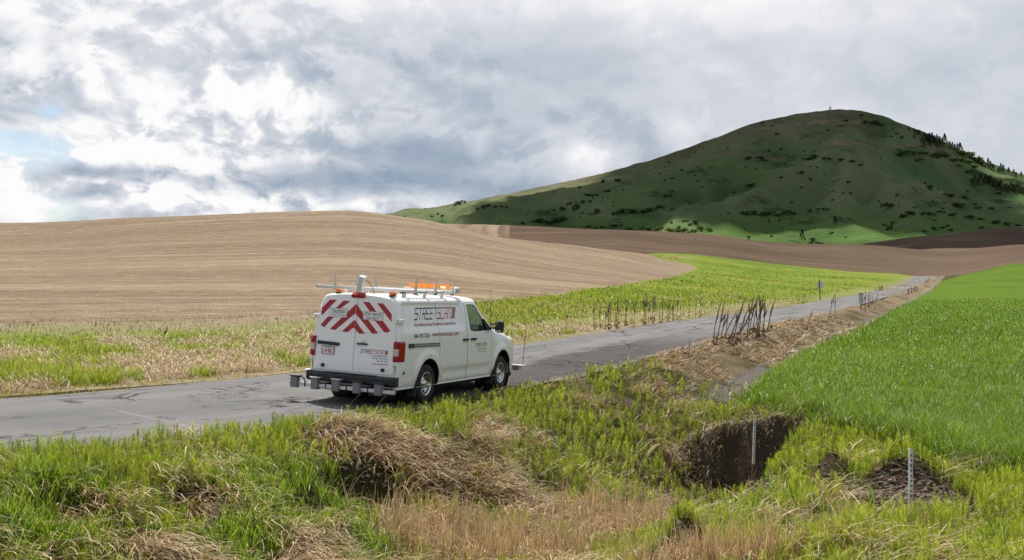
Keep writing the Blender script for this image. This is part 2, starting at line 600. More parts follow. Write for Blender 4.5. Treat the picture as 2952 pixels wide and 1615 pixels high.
def ground_at(u, v, ymin=7.0, ymax=1200.0):
    """the point of the ground seen in a given direction from where the photograph was taken"""
    ys = np.geomspace(ymin, ymax, 1500)
    xs = (u - CX) / FPX * ys
    zz = CAMZ + ys * elev(v)
    h = height(xs, ys, False)
    k = np.nonzero(h >= zz)[0]
    i = k[0] if len(k) else len(ys) - 1
    if i > 0:
        a = zz[i - 1] - h[i - 1]; b = h[i] - zz[i]
        w = a / (a + b + 1e-9)
        y = ys[i - 1] + (ys[i] - ys[i - 1]) * w
    else:
        y = ys[0]
    return Vector(((u - CX) / FPX * y, y, float(height((u - CX) / FPX * y, y, False)[0])))


def add_mound(u, v, ru, depth, hh):
    p = ground_at(u, v)
    MOUNDS.append((p.x, p.y, ru * p.y / FPX, depth, hh))


for a in ((1010, 1290, 190, .9, .34), (1330, 1290, 130, .7, .18), (260, 1400, 260, 1.0, .10), (2600, 1400, 120, .45, .36),
          (2400, 1375, 70, .4, .31), (1960, 1590, 70, .35, .31), (2170, 1235, 150, .5, .12), (1650, 1230, 120, .8, .10), (1060, 1430, 120, .55, -.45), (1300, 1440, 110, .5, -.32), (880, 1480, 60, .5, -.2), (560, 1470, 90, .4, -.22), (180, 1480, 100, .4, -.22), (1560, 1420, 90, .5, -.25)):
    add_mound(*a)


def sdist(x, y, poly):
    """signed distance to a polygon, positive inside"""
    P = np.asarray(poly, float)
    d2 = np.full(x.shape, 1e18); ins = np.zeros(x.shape, bool)
    for i in range(len(P)):
        a, b = P[i], P[(i + 1) % len(P)]
        e = b - a
        wx, wy = x - a[0], y - a[1]
        t = np.clip((wx * e[0] + wy * e[1]) / (e @ e), 0, 1)
        d2 = np.minimum(d2, (wx - t * e[0]) ** 2 + (wy - t * e[1]) ** 2)
        c = ((a[1] > y) != (b[1] > y))
        if abs(e[1]) > 1e-12:
            ins ^= c & (x < a[0] + (y - a[1]) / e[1] * e[0])
    return np.sqrt(d2) * np.where(ins, 1, -1)


def plan(pix):
    return [tuple(ground_at(u, v)[:2]) for u, v in pix]


STUBBLE = [(-420, 30), (-60, 33)] + plan([(-150, 940), (0, 934), (300, 930), (600, 924), (900, 908), (1150, 892), (1290, 878), (1400, 869), (1493, 862), (1617, 849), (1680, 833),
                 (1804, 818), (1897, 806), (1985, 790), (2014, 774), (1985, 763), (1935, 752), (1880, 740), (1830, 731)]) + [(60, 330), (20, 380), (-500, 420), (-900, 300)]
WHEAT = plan([(2175, 1160), (2290, 1200), (2420, 1232), (2560, 1272), (2700, 1312), (2830, 1345), (2950, 1378)]) + [(14, 10), (60, 4), (600, 60), (600, 420)] + \
    [(158 + 60, 410), (158 + 9, 400)] + [from_sn(s, n) for s, n in ((330, 5.2), (220, 5.0), (150, 4.9), (97, 4.9), (60, 5.1), (40, 5.2), (22, 5.3), (12, 5.6))]
PLOUGH = [(2000, 370), (600, 420), (260, 405), (150, 405)] + plan([(2500, 784), (2400, 776), (2300, 766), (2200, 755), (2100, 745), (2000, 735), (1900, 728)]) + [(40, 390), (10, 395)] + \
    [((1468 - CX) / FPX * y, y) for y in (420, 500, 560, 620, 680)] + [(-30, 1150), (2000, 1150)]
STRIP = [(-400, 430), (-30, 395), (10, 395)] + [((1468 - CX) / FPX * y, y) for y in (420, 500, 560, 620, 680)] + [(-30, 760), (-500, 760)]


# ------------------------------------------------------------------ ground materials
def land_mat(name, build):
    m, T = new_mat(name)
    geo = T.n('ShaderNodeNewGeometry')
    P = geo.outputs['Position']
    col, rough, bump, dist = build(T, P)
    b = T.n('ShaderNodeBsdfPrincipled', {'Base Color': col, 'Roughness': rough, 'Specular IOR Level': 0.0})
    if bump is not None:
        bn = T.n('ShaderNodeBump', {'Strength': 1.0, 'Distance': dist, 'Height': bump})
        T.put(b.inputs['Normal'], bn.outputs[0])
    T.n('ShaderNodeOutputMaterial', {'Surface': b})
    return m


def _soil(T, P):
    a = T.noise(P, 1.3, 6, .6); f = T.noise(P, 14, 8, .65); g = T.noise(P, 60, 4, .6)
    c = T.mix(T.ramp(a, .3, .7), (.080, .058, .040), (.145, .110, .080))
    c = T.mix(T.ramp(f, .55, .8), c, (.24, .19, .145))
    c = T.mix(T.ramp(g, .6, .8, 0, .6), c, (.07, .05, .035))
    att = T.n('ShaderNodeAttribute', attribute_name='Col')
    ch = T.n('ShaderNodeSeparateColor', {0: att.outputs[0]}).outputs
    c = T.mix(T.math('MULTIPLY', ch[1], T.ramp(f, .25, .6)), c, T.mix(T.ramp(g, .35, .65), (.20, .15, .095), (.42, .34, .225)))
    c = T.mix(ch[2], c, T.mix(T.ramp(f, .35, .65), (.12, .105, .09), (.27, .25, .225)))
    c = T.mix(ch[0], c, T.mix(T.ramp(f, .3, .7), (.04, .055, .014), (.085, .085, .025)))
    return c, .95, f, .22


MAT_SOIL = land_mat('soil', _soil)


def _stubble(T, P):
    rows = T.noise(T.mapping(P, rot=(0, 0, R(-14)), sc=(.010, .11, .03)), 1.0, 6, .62, .6)
    streak = T.noise(T.mapping(P, rot=(0, 0, R(-10)), sc=(.03, .5, .1)), 1.0, 7, .66, .3)
    strand = T.noise(T.mapping(P, rot=(0, 0, R(-8)), sc=(.5, 2.2, 1)), 1.0, 8, .75)
    big = T.noise(T.mapping(P, rot=(0, 0, R(-12)), sc=(.006, .028, .02)), 1.0, 4, .55, .5)
    c = T.mix(T.ramp(rows, .35, .66), (.132, .097, .068), (.215, .166, .116))
    c = T.mix(T.ramp(streak, .40, .70, 0, .75), c, (.262, .207, .146))
    c = T.mix(T.ramp(big, .42, .66, 0, .7), c, (.150, .108, .072))
    c = T.mix(T.ramp(strand, .52, .68, 0, .8), c, (.41, .345, .255))
    c = T.mix(T.ramp(strand, .46, .30, 0, .75), c, (.100, .070, .050))
    return c, .9, None, .25


MAT_STUBBLE = land_mat('stubble', _stubble)


def _plough(T, P):
    rows = T.noise(T.mapping(P, rot=(0, 0, R(35)), sc=(.012, .12, .05)), 1.0, 5, .6, .5)
    rows2 = T.noise(T.mapping(P, rot=(0, 0, R(-50)), sc=(.02, .25, .05)), 1.0, 5, .6, .8)
    big = T.noise(P, .008, 4, .5)
    f = T.noise(P, .5, 5, .7)
    c = T.mix(T.ramp(big, .3, .7), (.068, .048, .035), (.106, .077, .055))
    c = T.mix(T.ramp(rows, .45, .75, 0, .55), c, (.150, .113, .080))
    c = T.mix(T.ramp(rows2, .5, .75, 0, .35), c, (.165, .118, .088))
    c = T.mix(T.ramp(f, .5, .8, 0, .35), c, (.10, .065, .048))
    return c, .95, None, .4


MAT_PLOUGH = land_mat('ploughed_soil', _plough)


def _strip(T, P):
    rows = T.noise(T.mapping(P, rot=(0, 0, R(20)), sc=(.16, .008, .05)), 1.0, 6, .65, .6)
    f = T.noise(P, .4, 5, .7)
    c = T.mix(T.ramp(rows, .36, .62), (.125, .088, .064), (.225, .175, .125))
    c = T.mix(T.ramp(f, .5, .8, 0, .3), c, (.12, .085, .062))
    return c, .95, None, .3


MAT_STRIP = land_mat('far_stubble', _strip)


def _meadow(T, P):
    big = T.noise(P, .02, 5, .55, .4)
    mid = T.noise(T.mapping(P, sc=(.5, .16, .5)), .5, 6, .62)
    f = T.noise(P, 2.4, 6, .7)
    c = T.mix(T.ramp(big, .33, .68), (.098, .145, .024), (.160, .190, .036))
    c = T.mix(T.ramp(mid, .45, .75, 0, .7), c, (.20, .21, .06))
    c = T.mix(T.ramp(mid, .46, .28, 0, .6), c, (.06, .135, .012))
    c = T.mix(T.ramp(f, .52, .75, 0, .5), c, (.055, .11, .012))
    c = T.mix(T.ramp(f, .42, .25, 0, .4), c, (.30, .31, .09))
    # dry brownish belt beside the field and the road
    att = T.n('ShaderNodeAttribute', attribute_name='Col')
    w = T.n('ShaderNodeSeparateColor', {0: att.outputs[0]}).outputs
    dry = T.mix(T.ramp(f, .3, .7), (.15, .115, .08), (.27, .22, .155))
    c = T.mix(T.math('MULTIPLY', w[0], T.ramp(mid, .2, .55, .5, 1.0), clamp=True), c, dry)
    return c, .9, None, .15


MAT_MEADOW = land_mat('meadow_grass', _meadow)


def _wheat(T, P):
    big = T.noise(P, .03, 4, .5)
    rows = T.noise(T.mapping(P, rot=(0, 0, R(-22)), sc=(3.0, .10, 1)), 1.0, 4, .6)
    f = T.noise(P, 3.0, 7, .75)
    g2 = T.noise(T.mapping(P, sc=(.30, .07, 1)), 1.0, 5, .65)
    c = T.mix(T.ramp(big, .3, .7), (.060, .106, .018), (.082, .128, .022))
    c = T.mix(T.ramp(g2, .42, .68, 0, .6), c, (.108, .150, .030))
    c = T.mix(T.ramp(rows, .4, .7, 0, .35), c, (.095, .155, .024))
    c = T.mix(T.ramp(f, .5, .72, 0, .5), c, (.03, .09, .006))
    c = T.mix(T.ramp(f, .36, .22, 0, .8), c, (.22, .33, .09))
    return c, .75, None, .2


MAT_WHEAT = land_mat('young_wheat_ground', _wheat)

# ------------------------------------------------------------------ ground sheet, cut into fields
fine = np.linspace(R(-27.5), R(27.5), 400)
side = np.geomspace(R(1.0), R(152.5), 34)
azs = np.concatenate([-(R(27.5) + side[::-1]), fine, R(27.5) + side])
rs = np.concatenate([np.linspace(.6, 6.2, 12), np.geomspace(6.6, 40, 250), np.geomspace(40.6, 1000, 170), np.geomspace(1050, 9000, 26)])
A_, R_ = np.meshgrid(azs, rs, indexing='ij')
gx = (R_ * np.sin(A_)).ravel(); gy = (R_ * np.cos(A_)).ravel()
gz = height(gx, gy)
nr, na = len(rs), len(azs)
gi = np.arange(na * nr).reshape(na, nr)
gq = np.stack([gi[:-1, :-1], gi[1:, :-1], gi[1:, 1:], gi[:-1, 1:]], -1).reshape(-1, 4)
G = np.c_[gx, gy, gz]
gp = []


def edge_noise(x, y):
    return fbm(x / 3.0, y / 3.0, 3, 77) * np.clip(np.hypot(x, y) / 60, .25, 1.2)


def cut_region(name, mat, poly, lift=0.0, jag=1.0, **kw):
    """take the part of the ground inside a polygon and make it a sheet of its own"""
    global G, gq, gp
    f = sdist(G[:, 0], G[:, 1], poly) + jag * edge_noise(G[:, 0], G[:, 1])
    ex, (qi, pi), (qo, po) = split(G, gq, gp, f)
    G = lerp_extra(G, ex)
    gq, gp = qo, po
    used, q, p = compact(G, qi, pi)
    V = G[used].copy(); V[:, 2] += lift
    col = kw.pop('color', None)
    me = raw_mesh(name, V, [q, p], True, color=col(V) if col else None)
    return obj(name, me, mat, kind='structure', **kw)


def bare_mask(V):
    """1 where low green covers the soil"""
    n = to_sn(V[:, 0], V[:, 1])[1]
    g = np.clip(.55 + 1.3 * fbm(V[:, 0] * .7, V[:, 1] * .7, 3, 51), 0, 1)
    s_, n_ = to_sn(V[:, 0], V[:, 1])
    g = g * (1 - sstep(s_, -1.5, -.3) * (1 - sstep(s_, 3.2, 4.2)) * sstep(n_, 4.2, 5.2) * (1 - sstep(n_, 8.3, 9.3)))
    th = sstep(s_, 8, 17) * (1 - sstep(n_, 3.6, 4.4)) * np.clip(.8 + .8 * fbm(V[:, 0] * .6, V[:, 1] * .6, 3, 53), 0, 1)
    bed = sstep(s_, 9, 12) * sstep(n_, 3.7, 4.1) * (1 - sstep(n_, 4.7, 5.2))
    return np.c_[g * (1 - th) * (1 - bed), th, bed]


cut_region('stubble_field', MAT_STUBBLE, STUBBLE, jag=.8)
cut_region('wheat_field', MAT_WHEAT, WHEAT, jag=.3)
cut_region('far_stubble_field', MAT_STRIP, STRIP, jag=.3)
cut_region('ploughed_field', MAT_PLOUGH, PLOUGH, jag=.5)


def dry_mask(V):
    x, y = V[:, 0], V[:, 1]
    s, n = to_sn(x, y)
    d = sdist(x, y, STUBBLE)
    near_field = sstep(d, -9, -1.5) * (1 - sstep(s, 25, 60))
    verge = sstep(n, -11, -5.0) * (1 - sstep(s, 60, 160) * .5)
    nz = fbm(x * .12, y * .12, 3, 61)
    return np.repeat(np.clip(np.maximum(near_field, verge * .8) + .6 * nz * (near_field + verge), 0, 1)[:, None], 3, 1)


# the green flat on the far side of the road, then all the rest
MEADOW = [from_sn(s, ROAD_L - .15) for s in (-60, -40, -20, -10, 0, 30, 100, 200, 300, 420)] + [(250, 430), (250, 1200), (-1200, 1200), (-1200, 20), (-60, -20)]
cut_region('meadow', MAT_MEADOW, MEADOW, jag=.1, color=dry_mask)
used, q, p = compact(G, gq, gp)
obj('ground', raw_mesh('ground', G[used], [q, p], True, color=bare_mask(G[used])), MAT_SOIL, kind='structure')

# ------------------------------------------------------------------ road
m, T = new_mat('worn_asphalt')
uv = T.n('ShaderNodeUVMap').outputs[0]
sepu = T.n('ShaderNodeSeparateXYZ', {0: uv})
us, un = sepu.outputs[0], sepu.outputs[1]
pos = T.n('ShaderNodeNewGeometry').outputs['Position']
lane = T.noise(T.mapping(uv, sc=(.06, 1.1, 1)), 1.0, 5, .55, .3)
blot = T.noise(uv, .45, 5, .6)
agg = T.noise(uv, 38, 5, .7)
grit = T.noise(uv, 9, 6, .7)
c = T.mix(T.ramp(lane, .32, .68), (.112, .110, .111), (.165, .161, .158))
c = T.mix(T.ramp(blot, .4, .72, 0, .45), c, (.175, .168, .162))
# darker, coarser overlay lane on the near side ahead of the van
wob = T.math('MULTIPLY', T.math('SUBTRACT', blot, .5), 1.6)
over = T.math('MULTIPLY', T.ramp(T.math('ADD', un, wob), -1.5, -1.1), T.math('MULTIPLY', T.ramp(T.math('ADD', us, wob), 3.5, 4.6), T.ramp(us, 34, 18)))
c = T.mix(T.math('MULTIPLY', over, .95), c, T.mix(T.ramp(grit, .35, .65), (.035, .032, .032), (.085, .08, .077)))
c = T.mix(T.ramp(agg, .55, .72, 0, .5), c, (.25, .242, .235))
c = T.mix(T.ramp(agg, .45, .30, 0, .6), c, (.05, .048, .048))
c = T.mix(T.ramp(grit, .55, .75, 0, .35), c, (.07, .066, .064))
# cracks
dv = T.n('ShaderNodeVectorMath', {0: uv, 1: T.n('ShaderNodeCombineXYZ', {0: grit, 1: blot, 2: 0.0}).outputs[0]}, operation='ADD').outputs[0]
vor = T.n('ShaderNodeTexVoronoi', {'Vector': T.mapping(dv, sc=(.55, 1.0, 1)), 'Scale': .9}, feature='DISTANCE_TO_EDGE').outputs[0]
vor2 = T.n('ShaderNodeTexVoronoi', {'Vector': T.mapping(dv, sc=(.8, 1.2, 1)), 'Scale': 2.6}, feature='DISTANCE_TO_EDGE').outputs[0]
zone = T.ramp(T.noise(T.mapping(uv, (3, 7, 0), sc=(.22, .5, 1)), 1.0, 3), .5, .62)
zone2 = T.ramp(T.noise(T.mapping(uv, (9, 1, 0), sc=(.3, .8, 1)), 1.0, 3), .54, .64)
crack = T.math('MAXIMUM', T.math('MULTIPLY', T.ramp(vor, .030, .010), zone), T.math('MULTIPLY', T.ramp(vor2, .05, .015), zone2))
c = T.mix(T.math('MULTIPLY', crack, .85), c, (.028, .024, .022))
# pale old sealing lines across the road
ln = T.math('ABSOLUTE', T.math('SUBTRACT', T.math('FRACT', T.math('ADD', T.math('MULTIPLY', us, .27), T.math('MULTIPLY', T.math('ADD', un, wob), .08))), .5))
c = T.mix(T.math('MULTIPLY', T.ramp(ln, .012, .004), T.ramp(blot, .42, .62, 0, .55)), c, (.26, .235, .215))
edge = T.math('MAXIMUM', T.ramp(T.math('ADD', un, wob), .75, 1.25), T.ramp(T.math('SUBTRACT', un, wob), -3.95, -4.35))
c = T.mix(T.math('MULTIPLY', edge, T.ramp(grit, .3, .6)), c, (.16, .135, .10))
hgt = T.math('SUBTRACT', T.math('ADD', T.math('MULTIPLY', agg, .5), T.math('MULTIPLY', grit, .5)), T.math('MULTIPLY', crack, 1.5))
b = T.n('ShaderNodeBsdfPrincipled', {'Base Color': c, 'Roughness': T.ramp(agg, .3, .7, .85, 1.0), 'Specular IOR Level': .06,
                                     'Normal': T.n('ShaderNodeBump', {'Strength': .8, 'Distance': .012, 'Height': hgt}).outputs[0]})
T.n('ShaderNodeOutputMaterial', {'Surface': b})
MAT_ROAD = m
ss = np.concatenate([np.arange(-70, -12, 1.0), np.arange(-12, 60, .35), np.geomspace(60, 520, 130)])
ns = np.linspace(0, 1, 25)
SS, NN = np.meshgrid(ss, ns, indexing='ij')
ragL = .14 * fbm(ss * .7, ss * 0 + 3, 4, 91); ragR = .16 * fbm(ss * .7, ss * 0 + 9, 4, 92)
n_ = (ROAD_L + ragL)[:, None] * (1 - NN) + (ROAD_R + ragR)[:, None] * NN
s_ = SS.ravel(); n_ = n_.ravel()
x_, y_ = from_sn(s_, n_)
z_ = zr(s_) - crossfall(s_) * n_ + .006 * fbm(s_ * .8, n_ * 1.5, 3, 95) - .03 * sstep(np.abs(n_ + 1.55), 2.72, 2.9)
ri = np.arange(len(s_)).reshape(SS.shape)
rq = np.stack([ri[:-1, :-1], ri[:-1, 1:], ri[1:, 1:], ri[1:, :-1]], -1).reshape(-1, 4)[:, ::-1]
me = raw_mesh('road', np.c_[x_, y_, z_], [rq], True)
ul = me.uv_layers.new(name='UVMap')
li = rq.ravel()
ul.data.foreach_set('uv', np.c_[s_[li], n_[li]].astype(np.float32).ravel())
road = obj('road', me, MAT_ROAD, kind='structure')
# white bar painted across the road far off
bar_s = np.array([233.0, 233.9]); bn = np.linspace(-3.9, 1.0, 12)
bx, by = from_sn(*[a.ravel() for a in np.meshgrid(bar_s, bn, indexing='ij')])
bz = zr(np.repeat(bar_s, 12)) - crossfall(np.repeat(bar_s, 12)) * np.tile(bn, 2) + .03
bi = np.arange(24).reshape(2, 12)
bq = np.stack([bi[0, :-1], bi[1, :-1], bi[1, 1:], bi[0, 1:]], -1)[:, ::-1]
obj('stop_line', raw_mesh('stop_line', np.c_[bx, by, bz], [bq]), plain('road_paint', (.72, .71, .68), .7), road)


# ------------------------------------------------------------------ the big hill
SIL = [(-200, 780), (300, 745), (700, 700), (950, 650), (1085, 622), (1200, 604), (1330, 584), (1500, 551), (1620, 527), (1750, 496), (1880, 459), (2000, 419), (2080, 390), (2150, 364),
       (2220, 344), (2290, 330), (2340, 323), (2370, 318.5), (2430, 315), (2480, 318), (2520, 327), (2570, 342), (2620, 362), (2680, 388), (2730, 412), (2790, 444), (2850, 470),
       (2900, 486), (2952, 503), (3100, 548), (3300, 600), (3600, 660), (4000, 730)]
HY0, HY1 = 950.0, 1900.0
hu = np.concatenate([np.linspace(-200, 900, 40)[:-1], np.linspace(900, 3100, 300), np.linspace(3100, 4000, 40)[1:]])
ht = np.concatenate([[-.25], np.linspace(-.05, 1.0, 190), np.linspace(1.015, 1.9, 16)])
HU, HT = np.meshgrid(hu, ht, indexing='ij')
SPURS = [((2430, 430), (2300, 540), (2080, 640), (1950, 672)), ((2430, 420), (2560, 560), (2750, 610), (2960, 640)), ((2250, 380), (2020, 500), (1720, 590), (1450, 640)),
         ((2430, 420), (2450, 520), (2420, 585)), ((1800, 510), (1560, 580), (1330, 640)), ((2600, 400), (2760, 500), (2950, 560), (3100, 590)),
         ((1500, 570), (1300, 620), (1150, 650)), ((2560, 580), (2620, 640))]


def hill_point(u, t):
    vs = pchip(u, [a for a, _ in SIL], [b for _, b in SIL])
    tc_ = np.clip(t, 0, 1)
    vb = 752.0
    prof = .62 * tc_ + .38 * tc_ ** 2.2
    v = vb + (vs - vb) * prof
    y = HY0 + (HY1 - HY0) * np.minimum(t, 1) + np.maximum(t - 1, 0) * 1400
    y = np.where(t < 0, HY0 + t * 400, y)
    z = CAMZ + y * elev(v)
    z = np.where(t < 0, z + t * 90, z)
    top = CAMZ + HY1 * elev(vs)
    z = np.where(t > 1, top - (top + 40) * sstep(t, 1.0, 1.75), z)
    x = (u - CX) / FPX * y
    # spurs and gullies running down the face
    w = sstep(t, -.1, .12) * (1 - sstep(t, .80, .98))
    px_, pv_ = u, v
    sp = np.zeros_like(z)
    for line in SPURS:
        best = np.full(z.shape, 1e9)
        for (a, b) in zip(line, line[1:]):
            ex, ey = b[0] - a[0], b[1] - a[1]
            k = np.clip(((px_ - a[0]) * ex + (pv_ - a[1]) * ey) / (ex * ex + ey * ey), 0, 1)
            best = np.minimum(best, np.hypot(px_ - a[0] - k * ex, (pv_ - a[1] - k * ey) * 1.25))
        sp = np.maximum(sp, np.exp(-(best / 62.0) ** 1.5))
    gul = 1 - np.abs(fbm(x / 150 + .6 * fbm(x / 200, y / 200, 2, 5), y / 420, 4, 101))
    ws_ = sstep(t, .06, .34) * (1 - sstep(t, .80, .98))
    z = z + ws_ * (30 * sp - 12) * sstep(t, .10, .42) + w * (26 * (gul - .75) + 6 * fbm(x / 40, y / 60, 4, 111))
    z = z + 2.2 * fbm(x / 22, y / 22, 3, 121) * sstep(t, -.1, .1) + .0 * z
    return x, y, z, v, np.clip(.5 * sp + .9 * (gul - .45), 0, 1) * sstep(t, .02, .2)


hx, hyy, hz, hv, hrid = [a.ravel() for a in hill_point(HU, HT)]
uu = HU.ravel(); tt_ = HT.ravel()


def line_d(u, v, pts, sy=1.0):
    best = np.full(u.shape, 1e9)
    for a, b in zip(pts, pts[1:]):
        ex, ey = b[0] - a[0], b[1] - a[1]
        k = np.clip(((u - a[0]) * ex + (v - a[1]) * ey) / (ex * ex + ey * ey), 0, 1)
        best = np.minimum(best, np.hypot(u - a[0] - k * ex, (v - a[1] - k * ey) * sy))
    return best


# land cover on the hill: r = bare brown earth and rock, g = dark scrub
brown = np.zeros(len(hx)); scrub = np.zeros(len(hx))
for pts, wd, am in (([(2150, 372), (2230, 366), (2330, 356), (2400, 348), (2480, 350)], 7, .9), ([(2215, 362), (2310, 362)], 9, 1.0),
                    ([(2400, 446), (2500, 437), (2600, 430), (2680, 428), (2750, 436)], 5, .9), ([(1900, 492), (2000, 474), (2145, 452), (2260, 448)], 4, .7),
                    ([(1780, 492), (1900, 456), (2010, 420)], 12, .55), ([(1560, 545), (1700, 515), (1800, 485)], 9, .5), ([(2290, 335), (2420, 322), (2500, 326)], 12, .7)):
    brown = np.maximum(brown, am * np.exp(-(line_d(uu, hv, pts) / wd) ** 2))
brown = np.clip(brown * (.75 + .6 * fbm(hx / 25, hyy / 25, 3, 131)), 0, 1)
brown = np.maximum(brown, .35 * sstep(tt_, .78, .98) * (1 - sstep(uu, 2450, 2600)))
for pts, wd, am in (([(2594, 446), (2680, 440), (2757, 452)], 16, .9), ([(2308, 454), (2406, 456), (2460, 462)], 9, .7), ([(2145, 450), (2206, 452), (2320, 500)], 9, .6),
                    ([(2492, 350), (2541, 354)], 9, .8), ([(1796, 609), (1914, 606)], 11, .7), ([(1551, 634), (1629, 632)], 11, .7), ([(2145, 613), (2288, 616)], 9, .7),
                    ([(2594, 613), (2700, 616), (2952, 640)], 12, .7), ([(2770, 440), (2830, 470)], 20, .9), ([(2806, 520), (2952, 560)], 16, .9), ([(2650, 380), (2730, 430)], 24, .8)):
    scrub = np.maximum(scrub, am * np.exp(-(line_d(uu, hv, pts) / wd) ** 2))
scrub = np.clip(scrub * (.6 + 1.2 * fbm(hx / 14, hyy / 14, 3, 141)) + .30 * np.clip(fbm(hx / 60, hyy / 90, 4, 151) * 2.0, 0, 1) * sstep(tt_, .02, .1), 0, 1)


def _hill(T, P):
    att = T.n('ShaderNodeAttribute', attribute_name='Col')
    w = T.n('ShaderNodeSeparateColor', {0: att.outputs[0]}).outputs
    big = T.noise(T.mapping(P, sc=(.006, .004, .01)), 1.0, 5, .55, .6)
    f = T.noise(P, .07, 6, .65)
    ff = T.noise(P, .3, 4, .7)
    c = T.mix(T.ramp(big, .3, .7), (.064, .108, .046), (.096, .130, .056))
    c = T.mix(T.ramp(f, .5, .75, 0, .45), c, (.112, .122, .068))
    c = T.mix(T.ramp(f, .45, .28, 0, .5), c, (.045, .072, .026))
    zz = T.n('ShaderNodeSeparateXYZ', {0: P}).outputs[2]
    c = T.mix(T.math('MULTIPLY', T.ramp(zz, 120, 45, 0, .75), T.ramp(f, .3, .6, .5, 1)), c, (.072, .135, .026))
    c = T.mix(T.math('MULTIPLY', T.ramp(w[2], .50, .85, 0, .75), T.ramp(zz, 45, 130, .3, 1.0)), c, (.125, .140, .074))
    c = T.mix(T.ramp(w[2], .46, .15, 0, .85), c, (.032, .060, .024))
    th = T.noise(T.mapping(P, sc=(.02, .012, .02)), 1.0, 7, .68)
    c = T.mix(T.ramp(th, .57, .66, 0, .8), c, (.026, .046, .018))
    c = T.mix(T.ramp(ff, .56, .72, 0, .5), c, (.045, .07, .02))
    c = T.mix(w[1], c, (.026, .048, .016))
    c = T.mix(w[0], c, T.mix(T.ramp(f, .35, .65), (.13, .09, .065), (.20, .15, .115)))
    return c, .95, None, 1


MAT_HILL = land_mat('hill_grass', _hill)
hi = np.arange(len(hx)).reshape(HU.shape)
hq = np.stack([hi[:-1, :-1], hi[1:, :-1], hi[1:, 1:], hi[:-1, 1:]], -1).reshape(-1, 4)
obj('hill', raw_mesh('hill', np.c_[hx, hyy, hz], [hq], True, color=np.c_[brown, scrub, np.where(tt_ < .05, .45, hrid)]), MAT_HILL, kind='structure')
_hvis = (tt_ <= 1.0) & (tt_ >= 0.0)
HG = np.c_[hx, hyy, hz][_hvis]
HPU = CX + FPX * HG[:, 0] / HG[:, 1]
HPV = CY - FPX * ((HG[:, 2] - CAMZ) / HG[:, 1] - math.tan(PITCH))


def hill_at(u, v):
    """nearest front-facing spot of the hill towards a direction"""
    d = (HPU - u) ** 2 + (HPV - v) ** 2
    k = np.argsort(d)[:6]
    k = k[np.argmin(HG[k, 1])]
    return Vector(HG[k])


# ------------------------------------------------------------------ foliage material and builders
def veg_mat(name, trans=.35, spec=.25, rough=.55, tint=(1.25, 1.15, .7), hue=(1, 1, 1)):
    m, T = new_mat(name)
    att = T.n('ShaderNodeAttribute', attribute_name='Col').outputs[0]
    if hue != (1, 1, 1):
        att = T.n('ShaderNodeVectorMath', {0: att, 1: hue}, operation='MULTIPLY').outputs[0]
    nz = T.noise(T.n('ShaderNodeNewGeometry').outputs['Position'], 3.0, 2)
    c = T.mix(T.ramp(nz, .35, .7, 0, .25), att, T.n('ShaderNodeVectorMath', {0: att, 1: (.62, .72, .7)}, operation='MULTIPLY').outputs[0])
    d = T.n('ShaderNodeBsdfPrincipled', {'Base Color': c, 'Roughness': rough, 'Specular IOR Level': spec})
    tl = T.n('ShaderNodeBsdfTranslucent', {'Color': T.n('ShaderNodeVectorMath', {0: c, 1: tint}, operation='MULTIPLY').outputs[0]})
    mx = T.n('ShaderNodeMixShader', {0: trans, 1: d.outputs[0], 2: tl.outputs[0]})
    T.n('ShaderNodeOutputMaterial', {'Surface': mx})
    return m


MAT_LEAF = veg_mat('leaf_blade', .5, .4, .42, (1.5, 1.35, .7))
MAT_WHEATLEAF = veg_mat('wheat_leaf', .42, .3, .4, (1.5, 1.35, .6))
MAT_STRAW = veg_mat('dry_straw', .22, .3, .5, (1.1, 1.0, .8), (1.06, .96, .80))
MAT_FERN = veg_mat('horsetail_green', .5, .1, .6, (1.35, 1.3, .7))
MAT_TREE = veg_mat('tree_foliage', .2, .15, .7)


def foliage(name, n, shape, size, cols, seed, squash=.5):
    """crown of many small leaf-clump faces; shape(k) -> centre, outward scale"""
    r = np.random.default_rng(seed)
    C = shape(r, n)
    d = r.normal(size=(n, 3)); d /= np.linalg.norm(d, axis=1)[:, None]
    e = np.cross(d, r.normal(size=(n, 3))); e /= np.linalg.norm(e, axis=1)[:, None]
    g = np.cross(d, e)
    sz = size * (.6 + .8 * r.random(n))[:, None]
    V = np.stack([C + e * sz, C + g * sz * .8, C - e * sz * (.7), C - g * sz * .8], 1).reshape(-1, 3)
    Q = np.arange(4 * n).reshape(n, 4)
    t = r.random(n)[:, None]
    col = np.array(cols[0]) * (1 - t) + np.array(cols[1]) * t
    return raw_mesh(name, V, [Q], False, color=np.repeat(col, 4, 0))


def bushy(r, n):
    k = 5
    cen = np.c_[r.uniform(-.55, .55, k), r.uniform(-.5, .5, k), r.uniform(.25, .62, k)]
    rad = r.uniform(.28, .45, k)
    w = r.integers(0, k, n)
    d = r.normal(size=(n, 3)); d /= np.linalg.norm(d, axis=1)[:, None]
    p = cen[w] + d * (rad[w] * r.random(n) ** .35)[:, None]
    p[:, 2] = np.abs(p[:, 2])
    return p


def conic(r, n):
    t = r.random(n) ** .8
    tier = np.floor(t * 9) / 9
    rad = (1 - t) * .24 * (.75 + .5 * r.random(n)) * (1 + .35 * ((t - tier) < .04)) + .015
    a = r.uniform(0, 2 * math.pi, n)
    p = np.c_[np.cos(a) * rad, np.sin(a) * rad, .10 + .90 * t - rad * .35]
    return p


